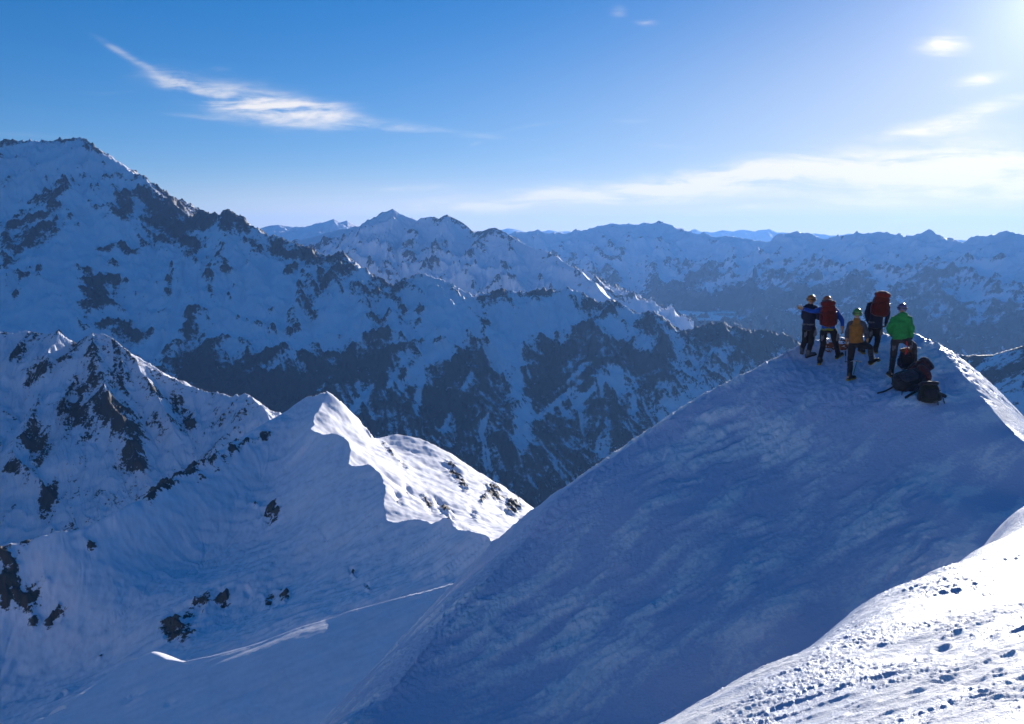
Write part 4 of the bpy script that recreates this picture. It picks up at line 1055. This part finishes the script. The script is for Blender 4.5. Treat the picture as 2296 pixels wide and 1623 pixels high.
def build_party():
    blk = cloth('black_trouser_fabric', (0.018, 0.018, 0.023)); blk2 = cloth('charcoal_trouser_fabric', (0.035, 0.033, 0.036))
    navy = cloth('dark_navy_fabric', (0.018, 0.022, 0.045)); blue = cloth('royal_blue_fabric', (0.013, 0.08, 0.36))
    red = cloth('dark_red_pack_fabric', (0.115, 0.014, 0.013)); lidred = cloth('red_lid_fabric', (0.14, 0.016, 0.015))
    orange = cloth('ochre_orange_fabric', (0.25, 0.105, 0.024)); grey = cloth('grey_sleeve_fabric', (0.055, 0.055, 0.068))
    green = cloth('bright_green_fabric', (0.022, 0.215, 0.055)); lime = cloth('lime_hem_fabric', (0.20, 0.23, 0.025))
    boot = simple_mat('boot_black', (0.02, 0.019, 0.018), .5, .3, 30); sole = simple_mat('boot_yellow_rand', (0.30, 0.20, 0.03), .6, .4, 30)
    grs = simple_mat('boot_grey', (0.10, 0.10, 0.11), .5, .3, 30)
    glv = simple_mat('black_glove', (0.022, 0.020, 0.020), .7, .3, 30); tan = simple_mat('tan_leather_glove', (0.34, 0.20, 0.10), .7, .2, 30)
    har = cloth('harness_webbing', (0.12, 0.12, 0.13)); sling = cloth('red_webbing', (0.5, 0.03, 0.03))
    hel = lambda n, c: simple_mat('helmet_' + n, c, .28, .06, 6, spec=.6)
    band = simple_mat('black_band', (0.025, 0.025, 0.028), .5, .2, 20)
    mk = lambda **k: dict({'boot': boot, 'sole': sole, 'glove': glv, 'harness': har, 'band': band, 'sling': sling, 'hem': lime, 'trousers': blk}, **k)

    p1 = person('mountaineer in black jacket and orange helmet, half turned, leftmost of the party',
                {'footL': ((300, 905), (330, 880)), 'footR': ((355, 950), (440, 944)), 'tdir': {'L': (.35, .9, 0.05), 'R': (.95, .25, 0)},
                 'head': (413, 268), 'neck': (402, 325), 'chest': (395, 408), 'waist': (386, 505), 'pelvis': (384, 585), 'shL': (340, 352), 'shR': (458, 362),
                 'elL': (318, 455, -.03), 'wrL': (352, 528, .2), 'elR': (508, 478, -.06), 'wrR': (470, 452, .18), 'hipL': (350, 605), 'hipR': (425, 603), 'kneeL': (338, 745, .04), 'kneeR': (415, 755, .03)},
                {'m': mk(jacket=navy, helmet=hel('orange', (0.28, 0.12, 0.03)), boot=grs, sole=boot), 'harness': True, 'bulk': .96}, Vector((.75, .6, 0)))
    p2 = person('mountaineer in blue jacket with orange helmet, left arm stretched out pointing',
                {'footL': ((505, 1035), (560, 1010)), 'footR': ((715, 965), (780, 955)), 'tdir': {'L': (.45, .85, .05), 'R': (.75, .6, 0)},
                 'head': (602, 280), 'neck': (606, 340), 'chest': (614, 425), 'waist': (610, 530), 'pelvis': (616, 620), 'shL': (542, 378), 'shR': (695, 384),
                 'elL': (425, 398, -.05), 'wrL': (312, 368, -.05), 'elR': (778, 505, -.02), 'wrR': (786, 592, .02), 'hipL': (560, 645), 'hipR': (680, 645), 'kneeL': (552, 820, .05), 'kneeR': (708, 795, .03)},
                {'m': mk(jacket=blue, helmet=hel('red_orange', (0.28, 0.085, 0.035)), glove=tan, harness=har), 'harness': True, 'hemband': True, 'hem': 0.02, 'bulk': .98}, Vector((-.3, 1, 0)))
    p3 = person('mountaineer in ochre jacket with grey sleeves and green helmet, right foot stepped uphill',
                {'footL': ((850, 1225), (905, 1245)), 'footR': ((1110, 1035), (1220, 1020)), 'tdir': {'L': (.75, .55, 0.03), 'R': (.95, .2, 0)},
                 'head': (960, 432), 'neck': (958, 497), 'chest': (952, 585), 'waist': (945, 690), 'pelvis': (946, 782), 'shL': (880, 552), 'shR': (1030, 555),
                 'elL': (842, 650, -.03), 'wrL': (835, 728, .02), 'elR': (1070, 655, -.02), 'wrR': (1078, 735, .05), 'hipL': (902, 805), 'hipR': (998, 800), 'kneeL': (880, 985, .06), 'kneeR': (1108, 820, -.08)},
                {'m': mk(jacket=orange, sleeve=grey, helmet=hel('green', (0.07, 0.19, 0.04)), glove=tan), 'sleeves': True, 'hood': False, 'hem': .03}, Vector((.1, 1, 0)))
    p4 = person('mountaineer in dark navy jacket carrying a tall red backpack, second from right',
                {'footL': ((1035, 905), (1030, 880)), 'footR': ((1185, 900), (1190, 880)), 'tdir': {'L': (-.1, 1, .05), 'R': (.1, 1, .05)}, 'push': 0.0,
                 'head': (1238, 242, .05), 'neck': (1222, 300), 'chest': (1207, 375), 'waist': (1190, 480), 'pelvis': (1178, 562), 'shL': (1118, 318), 'shR': (1300, 325),
                 'elL': (1072, 425, -.02), 'wrL': (1082, 500, .05), 'elR': (1326, 440, -.02), 'wrR': (1306, 522, .05), 'hipL': (1132, 592), 'hipR': (1213, 590), 'kneeL': (1095, 735, .05), 'kneeR': (1202, 745, .05)},
                {'m': mk(jacket=navy, helmet=hel('maroon', (0.25, 0.03, 0.03))), 'harness': True}, Vector((.1, 1, 0)))
    p5 = person('mountaineer in bright green jacket and purple helmet, standing behind the heap of packs',
                {'footL': ((1370, 1185), (1372, 1160)), 'footR': ((1640, 1075), (1650, 1055)), 'tdir': {'L': (.05, 1, .05), 'R': (.35, .9, .05)},
                 'head': (1497, 372), 'neck': (1490, 432), 'chest': (1482, 535), 'waist': (1474, 640), 'pelvis': (1475, 735), 'shL': (1408, 488), 'shR': (1572, 488),
                 'elL': (1335, 610, -.05), 'wrL': (1372, 678, .12), 'elR': (1612, 610, -.02), 'wrR': (1602, 705, .06), 'hipL': (1412, 755), 'hipR': (1548, 750), 'kneeL': (1388, 950, .06), 'kneeR': (1640, 812, .0),
                 'sling0': (1548, 760, -.16), 'sling1': (1535, 905, -.14)},
                {'m': mk(jacket=green, helmet=hel('purple', (0.08, 0.07, 0.16)), trousers=blk2), 'hood': True, 'harness': True, 'sling': True, 'hem': .03, 'bulk': 1.08}, Vector((.15, 1, 0)))

    worn = 'backpacks carried on the back'
    def on(p, cx, cy, dd, w, h, dp, lab, m, seed):
        c = sight(cx, cy, p['D'] + dd)
        u = (p['neck'] - p['pelvis']).normalized()
        return backpack(lab, c, u, -p['f'] * 1.0 if abs(p['f'].x) < .2 else Vector((0, -1, 0)), w, h, dp, m, worn, p, seed)
    pm = {'sack': red, 'lid': lidred, 'pocket': cloth('maroon_pocket_fabric', (0.09, 0.012, 0.011)), 'strap': band}
    on(p2, 616, 445, -.27, .37, .60, .27, 'slim red backpack worn over the blue jacket', pm, 0)
    on(p4, 1240, 330, -.27, .39, .56, .29, 'tall red backpack worn over the navy jacket', dict(pm, sack=cloth('brick_red_pack_fabric', (0.10, 0.016, 0.014))), 2)
    # packs standing and lying in the snow
    heap = 'backpacks left on the snow'
    dk = cloth('black_pack_fabric', (0.026, 0.027, 0.033)); dk2 = cloth('dark_blue_grey_pack_fabric', (0.03, 0.035, 0.05)); br = cloth('brown_pack_lid', (0.16, 0.08, 0.045)); dg = cloth('dark_green_pack_fabric', (0.020, 0.027, 0.025)); mar = cloth('dark_maroon_pack_fabric', (0.07, 0.026, 0.03))
    def on_snow(lab, cx, cy, up, back, w, h, dp, m, lift, seed):
        g = foot_hit(cx, cy)
        return backpack(lab, g + Vector((0, 0, lift)), Vector(up), Vector(back), w, h, dp, m, heap, None, seed)
    on_snow('upright dark backpack with brown lid between the legs of the green jacket', 1545, 1085, (.05, .1, 1), (-.2, -1, 0), .36, .44, .30, {'sack': dk2, 'lid': br, 'pocket': dk, 'strap': band}, .23, 3)
    on_snow('large dark backpack lying on its side in the heap', 1575, 1325, (.93, .25, .30), (-.25, -.75, .75), .46, .78, .36, {'sack': dk, 'lid': mar, 'pocket': dk2, 'strap': band}, .20, 4)
    on_snow('black backpack leaning at the front of the heap', 1812, 1478, (.0, .35, 1), (-.15, -1, .3), .43, .43, .32, {'sack': dg, 'lid': dk, 'pocket': dk, 'strap': band}, .19, 5)
    on_snow('dark backpack with loose top lying behind the front one', 1700, 1225, (.75, .35, .55), (.2, -.9, .5), .38, .46, .32, {'sack': mar, 'lid': dk2, 'pocket': dk, 'strap': band}, .26, 6)
    g = foot_hit(1690, 1150)
    bm = bmesh.new(); c = g + Vector((0, 0, .20)); blob(bm, c, (.085, .07, .06), None, .7); blob(bm, c + Vector((.01, 0, .05)), (.06, .05, .03), None, .8)
    tag(finish(bm, 'stuff_sack', br, g, None, .010, 1, .006, 20), 'small brown stuff sack on top of the heap of packs', 'bag')
    loose = 'loose webbing on the snow'
    S = lambda cx, cy, h=.02: foot_hit(cx, cy) + Vector((0, 0, h))
    strap('long black strap trailing left from the heap of packs', [S(1385, 1330, .06), S(1290, 1360), S(1200, 1388, .03)], (.020, .014), band, group=loose)
    strap('short dark strap hanging below the middle of the heap', [S(1495, 1340, .05), S(1492, 1405, .02)], (.016, .010), mar, group=loose)
    strap('black hip strap lying left of the front pack', [S(1690, 1375, .08), S(1600, 1400, .03), S(1530, 1440, .02)], (.032, .014), band, group=loose)
    strap('black hip strap sticking out right of the front pack', [S(1900, 1425, .06), S(1965, 1430, .08), S(2015, 1438, .04)], (.036, .016), band, group=loose)
    strap('dangling buckle strap at the far right of the packs', [S(1975, 1440, .05), S(2000, 1505, .02)], (.014, .010), band, group=loose)
    strap('olive strap end under the front pack', [S(1918, 1470, .05), S(1924, 1520, .01)], (.014, .010), cloth('olive_webbing', (.09, .10, .02)), group=loose)

    # ice axe planted in the snow and a thin pole
    steel = simple_mat('axe_steel', (0.35, 0.36, 0.38), .35, .2, 20, .9); teal = simple_mat('axe_shaft_teal', (0.05, 0.20, 0.20), .4, .2, 20)
    g = foot_hit(914, 1150); top = sight(958, 990, math.hypot(g.x, g.y) + .05)
    def axe(lab, g, top, m1):
        d = (top - g).normalized(); sd = d.cross(Vector((0, 1, 0))).normalized()
        bm = bmesh.new(); tube(bm, [g - d * .12, g.lerp(top, .5), top], [(.016, .011)] * 3, sd, 10, 3)
        r = finish(bm, 'ice_axe', m1, g); tag(r, lab, 'ice axe')
        bm = bmesh.new(); tube(bm, [top - sd * .10 - d * .0, top, top + sd * .09 - d * .015, top + sd * .15 - d * .05], [(.012, .022), (.012, .016), (.009, .012), (.006, .006)], Vector((0, 1, 0)), 8, 3)
        finish(bm, 'head', steel, g, r)
        bm = bmesh.new(); tube(bm, [g - d * .13, g - d * .02], [.006, .012], sd, 8, 1); finish(bm, 'spike', steel, g, r)
    axe('teal ice axe planted in the snow beside the ochre jacket', g, top, teal)
    g = foot_hit(826, 1015); top = sight(820, 880, math.hypot(g.x, g.y))
    bm = bmesh.new(); d = (top - g).normalized(); tube(bm, [g - d * .1, top], [.007, .009], Vector((1, 0, 0)), 8, 2)
    r = finish(bm, 'trekking_pole', band, g); tag(r, 'thin dark trekking pole stuck in the snow left of the ochre jacket', 'trekking pole')
    bm = bmesh.new(); tube(bm, [top - d * .10, top + d * .02], [.015, .016], Vector((1, 0, 0)), 8, 2); finish(bm, 'grip', band, g, r)
    bm = bmesh.new(); blob(bm, g + d * .04, (.04, .04, .008), None, .9, 14, 6); finish(bm, 'basket', band, g, r)
    # summit rocks, rust brown, showing through the snow behind the party
    rk = mountain_mat('summit_rock', .10, rock=(0.20, 0.075, 0.045), rock2=(0.30, 0.13, 0.08))
    rng = random.Random(4)
    rocks = 'reddish summit rocks in the snow'
    for i, (cx, cy, s, lab) in enumerate([(640, 800, .22, 'reddish rock seen between the legs of the blue jacket'), (690, 845, .12, 'small dark red rock below the blue jacket'), (775, 815, .24, 'largest reddish rock right of the blue jacket'), (800, 770, .18, 'snow dusted reddish rock left of the ochre sleeve'),
                                          (735, 770, .20, 'reddish rock high behind the blue jacket'), (620, 870, .08, 'little dark stone near the left boot of the blue jacket')]):
        g = foot_hit(cx, cy)
        bm = bmesh.new()
        bmesh.ops.create_icosphere(bm, subdivisions=4, radius=1.0)
        sx, sy, sz = s * rng.uniform(.8, 1.2), s * rng.uniform(.7, 1.0), s * rng.uniform(.5, .7)
        off = Vector((rng.uniform(0, 50), rng.uniform(0, 50), 0))
        for v in bm.verts:
            n = v.co.normalized()
            w = 1 + .45 * mnoise.cell(n * 2.2 + off) * .5 + .35 * mnoise.fractal(n * 2.0 + off, 1, 2, 4)
            v.co = Vector((n.x * sx * w, n.y * sy * w, n.z * sz * w)) + g
        o = finish(bm, 'rock', rk, g)
        a = o.data.attributes.new('rock', 'FLOAT', 'POINT')
        a.data.foreach_set('value', [min(1.0, max(0.0, .95 - .75 * max(0.0, v.normal.z) + .25 * mnoise.noise(v.co * 12))) for v in o.data.vertices])
        tag(o, lab, 'rock', rocks)
# ------------------------------------------------------------------ camera, sun, sky, air
SUN_AZ, SUN_EL = math.radians(27.4), math.radians(11.4)


def build_camera():
    c = bpy.data.cameras.new('camera'); o = bpy.data.objects.new('camera', c); COL.objects.link(o)
    c.sensor_fit = 'HORIZONTAL'; c.sensor_width = 36.0; c.lens = FPX / 1024.0 * 36.0
    c.clip_start = 0.05; c.clip_end = 300000
    o.location = (0, 0, 0); o.rotation_euler = (math.pi / 2 - PITCH, 0, 0)
    scene.camera = o


def build_sun(strength):
    l = bpy.data.lights.new('sun', 'SUN'); l.energy = strength; l.angle = math.radians(0.5); l.color = (1.0, 0.94, 0.86)
    o = bpy.data.objects.new('sun', l); COL.objects.link(o)
    d = Vector((math.sin(SUN_AZ) * math.cos(SUN_EL), math.cos(SUN_AZ) * math.cos(SUN_EL), math.sin(SUN_EL)))
    o.rotation_euler = d.to_track_quat('Z', 'Y').to_euler(); o.location = d * 500


# cirrus: (u, v, half length, half width, tilt deg up to the right, weight)
CIRRUS = [(530, 216, 160, 34, -10, .85), (610, 244, 120, 30, -4, 1.0), (390, 192, 80, 16, -14, .8), (270, 125, 60, 9, -38, .6), (715, 238, 80, 11, -2, .7), (850, 288, 210, 8, -4, .8), (760, 262, 130, 11, -7, .8), (430, 260, 80, 6, -4, .35),
          (1250, 440, 330, 22, 4, .95), (1560, 410, 340, 27, 5, 1.05), (1850, 388, 320, 36, 4, 1.1), (2150, 368, 340, 58, 2, 1.25), (2296, 410, 280, 44, 2, 1.0), (2050, 440, 300, 12, 1, .7), (1700, 470, 260, 8, 1, .6), (2200, 480, 260, 9, 0, .6), (930, 420, 110, 8, 2, .5), (1000, 465, 240, 12, 2, .45),
          (1380, 28, 16, 18, -50, .5), (1430, 48, 26, 6, -8, .8), (2110, 105, 56, 26, 0, 1.2), (2190, 188, 60, 16, 10, 1.1), (2110, 282, 130, 15, 6, 1.05), (2230, 240, 100, 16, 10, 1.0), (1240, 356, 26, 4, -4, .5), (1180, 285, 70, 5, 8, .3), (1500, 325, 90, 6, -6, .28), (1420, 272, 50, 5, 2, .3),
          (1560, 482, 40, 4, 0, .5), (1930, 452, 60, 4, 0, .5), (2240, 456, 90, 5, 0, .5), (1750, 505, 120, 5, 0, .35), (2000, 490, 160, 6, 0, .4), (1480, 450, 160, 8, 2, .4), (740, 440, 40, 5, 0, .22), (500, 155, 26, 6, 10, .2), (220, 208, 100, 5, -2, .2), (60, 300, 110, 6, 0, .2), (1060, 322, 14, 4, 20, .3), (390, 435, 40, 4, 0, .2)]


def build_world(strength, sat):
    w = bpy.data.worlds.new('World'); scene.world = w; w.use_nodes = True
    nt = w.node_tree; nt.nodes.clear(); q = NT(nt)
    sky = q.n('ShaderNodeTexSky', sky_type='NISHITA', sun_disc=False)
    sky.sun_elevation = SUN_EL; sky.sun_rotation = SUN_AZ
    sky.altitude = 2600; sky.air_density = 1.0; sky.dust_density = 0.2; sky.ozone_density = 3.0
    gm = q.n('ShaderNodeGamma'); gm.inputs[1].default_value = .82; q.l(sky.outputs[0], gm.inputs[0])
    hs = q.n('ShaderNodeHueSaturation'); hs.inputs['Saturation'].default_value = sat; tint = q.n('ShaderNodeVectorMath', operation='MULTIPLY'); tint.inputs[1].default_value = (1.37, 1.375, 1.60); q.l(gm.outputs[0], tint.inputs[0]); q.l(tint.outputs[0], hs.inputs['Color'])
    tc = q.n('ShaderNodeTexCoord'); sp = q.n('ShaderNodeSeparateXYZ'); q.l(tc.outputs['Generated'], sp.inputs[0])
    x, y, z = sp.outputs
    ys = q.math('MAXIMUM', y, 0.05)
    a = q.math('DIVIDE', x, ys); e = q.math('DIVIDE', z, ys)
    cb = q.n('ShaderNodeCombineXYZ'); q.l(a, cb.inputs[0]); q.l(e, cb.inputs[1])
    vec = cb.outputs[0]
    # slow warp so that the streaks curl
    wn = q.n('ShaderNodeTexNoise'); wn.inputs['Scale'].default_value = 7; wn.inputs['Detail'].default_value = 3; q.l(vec, wn.inputs['Vector'])
    ws = q.n('ShaderNodeVectorMath', operation='MULTIPLY_ADD'); q.l(wn.outputs['Color'], ws.inputs[0]); ws.inputs[1].default_value = (.05, .022, 0); ws.inputs[2].default_value = (-.025, -.011, 0)
    wv = q.n('ShaderNodeVectorMath', operation='ADD'); q.l(vec, wv.inputs[0]); q.l(ws.outputs[0], wv.inputs[1])
    sw = q.n('ShaderNodeSeparateXYZ'); q.l(wv.outputs[0], sw.inputs[0])
    A, E = sw.outputs[0], sw.outputs[1]
    total = None
    for (u, v, hl, hw, ang, wt) in CIRRUS:
        rx, ry, rz = (float(t) for t in ray(u, v))
        ca, ce = rx / ry, rz / ry
        sc = K / FPX * 1.02
        L, Wd = hl * sc, hw * sc
        t = math.radians(ang); c, s = math.cos(t), math.sin(t)
        p = q.math('MULTIPLY_ADD', A, c / L, q.math('MULTIPLY_ADD', E, s / L, -(ca * c + ce * s) / L))
        r = q.math('MULTIPLY_ADD', A, -s / Wd, q.math('MULTIPLY_ADD', E, c / Wd, -(-ca * s + ce * c) / Wd))
        d = q.math('MULTIPLY_ADD', p, p, q.math('MULTIPLY', r, r))
        g = q.math('MULTIPLY', q.math('POWER', math.e, q.math('MULTIPLY', d, -1.0)), wt)
        total = g if total is None else q.math('ADD', total, g)
    mp = q.n('ShaderNodeMapping'); mp.inputs['Rotation'].default_value = (0, 0, math.radians(3)); mp.inputs['Scale'].default_value = (9, 70, 1); q.l(wv.outputs[0], mp.inputs[0])
    n1 = q.noise(mp.outputs[0], 1.0, 7, 0.62, 0.6)
    mp2 = q.n('ShaderNodeMapping'); mp2.inputs['Rotation'].default_value = (0, 0, math.radians(-14)); mp2.inputs['Scale'].default_value = (22, 60, 1); q.l(wv.outputs[0], mp2.inputs[0])
    n2 = q.noise(mp2.outputs[0], 1.0, 5, 0.6, 0.4)
    tex = q.math('MULTIPLY_ADD', q.math('ADD', q.math('MULTIPLY', n1, .65), q.math('MULTIPLY', n2, .35)), 3.8, -1.25)
    al = q.math('MULTIPLY', total, q.math('MAXIMUM', tex, 0.10))
    veil = None
    for (u, v, hl, hw, wt) in VEIL:
        rx, ry, rz = (float(t) for t in ray(u, v))
        sc = K / FPX * 1.02
        p = q.math('MULTIPLY_ADD', a, 1 / (hl * sc), -rx / ry / (hl * sc)); r = q.math('MULTIPLY_ADD', e, 1 / (hw * sc), -rz / ry / (hw * sc))
        d = q.math('MULTIPLY_ADD', p, p, q.math('MULTIPLY', r, r))
        g = q.math('MULTIPLY', q.math('POWER', math.e, q.math('MULTIPLY', d, -1.0)), wt)
        veil = g if veil is None else q.math('ADD', veil, g)
    front = q.math('GREATER_THAN', y, 0.05)
    vl = q.math('MULTIPLY', q.ramp(veil, 0.0, 1.0), front)
    al = q.math('MULTIPLY', q.math('MULTIPLY', q.ramp(al, 0.0, 1.35), 0.85), front)
    col = q.mix(al, q.mix(q.math('MULTIPLY', vl, .9), hs.outputs[0], VEIL_COL), CLOUD_COL)
    # aureole of the sun in the veil
    dt = q.n('ShaderNodeVectorMath', operation='DOT_PRODUCT'); q.l(tc.outputs['Generated'], dt.inputs[0])
    dt.inputs[1].default_value = (math.sin(SUN_AZ) * math.cos(SUN_EL), math.cos(SUN_AZ) * math.cos(SUN_EL), math.sin(SUN_EL))
    an = q.math('ARCCOSINE', q.math('MINIMUM', dt.outputs['Value'], 0.99999))
    gl = q.math('ADD', q.math('MULTIPLY', q.math('POWER', math.e, q.math('MULTIPLY', an, -1 / .05)), 7.0), q.math('MULTIPLY', q.math('POWER', math.e, q.math('MULTIPLY', an, -1 / .15)), 2.2))
    gv = q.n('ShaderNodeVectorMath', operation='SCALE'); gv.inputs[0].default_value = (1, .97, .96); q.l(gl, gv.inputs['Scale'])
    ad = q.n('ShaderNodeVectorMath', operation='ADD'); q.l(col, ad.inputs[0]); q.l(gv.outputs[0], ad.inputs[1]); col = ad.outputs[0]
    bg = q.n('ShaderNodeBackground'); q.l(col, bg.inputs[0]); bg.inputs[1].default_value = strength
    o = q.n('ShaderNodeOutputWorld'); q.l(bg.outputs[0], o.inputs[0])


# thin high veil towards the sun and along the horizon: (u, v, half width, half height, weight)
VEIL = [(2250, 250, 700, 420, .34), (1500, 330, 900, 260, .20), (2250, 430, 700, 110, .12), (1700, 510, 1400, 70, .36), (700, 490, 700, 90, .30)]
CLOUD_COL = (12.0, 11.2, 10.3, 1)
VEIL_COL = (10.6, 9.9, 8.9, 1)


def build_haze(density, color, g):
    m, nt = new_mat('clear_mountain_air'); q = NT(nt)
    v = q.n('ShaderNodeVolumePrincipled'); v.inputs['Color'].default_value = color + (1,); v.inputs['Density'].default_value = density; v.inputs['Anisotropy'].default_value = g
    o = q.n('ShaderNodeOutputMaterial'); q.l(v.outputs[0], o.inputs['Volume'])
    bm = bmesh.new(); bmesh.ops.create_cube(bm, size=1.0)
    lo = Vector((-98000, -6000, -1700)); hi = Vector((98000, 57500, 1050))
    for vt in bm.verts:
        vt.co = Vector([lo[i] + (vt.co[i] + .5) * (hi[i] - lo[i]) for i in range(3)])
    me = bpy.data.meshes.new('haze'); bm.to_mesh(me); bm.free(); me.materials.append(m)
    ob = bpy.data.objects.new('haze', me); COL.objects.link(ob); ob['kind'] = 'stuff'
# ------------------------------------------------------------------ assemble
build_camera()
build_sun(4.6)
build_world(0.060, 1.36)
M = {'near': mountain_mat('near_ridge_snow_and_rock', 3.0),
     'cirque': mountain_mat('cirque_snow_and_rock', 7.0),
     'face': mountain_mat('face_snow_and_rock', 26.0, mott=.9, rock=(0.045, 0.04, 0.038), rock2=(0.09, 0.078, 0.068)),
     'mid': mountain_mat('middle_snow_and_rock', 60.0),
     'far': mountain_mat('far_snow_and_rock', 110.0),
     'hill': mountain_mat('hill_heath_and_snow', 30.0, rock=(0.03, 0.026, 0.026), rock2=(0.05, 0.042, 0.04)),
     'valley': mountain_mat('valley_forest', 60.0, rock=(0.03, 0.033, 0.025), rock2=(0.06, 0.058, 0.045))}
build_foreground(snow_mat())
build_party()
build_near_ridge(M['near'])
build_cirque(M['cirque'])
build_face(M['face'])
build_ranges(M)
build_valley(M['valley'])
build_valley_flat()
build_bounce_range(M['face'])
build_haze(1.45e-5, (0.21, 0.46, 1.0), 0.35)
scene.view_settings.view_transform = 'Standard'; scene.view_settings.look = 'None'
scene.view_settings.exposure = 0.60; scene.view_settings.gamma = 1.0
cy = scene.cycles
cy.use_denoising = True; cy.max_bounces = 7; cy.diffuse_bounces = 5; cy.volume_bounces = 1; cy.transparent_max_bounces = 8
cy.sample_clamp_indirect = 6.0
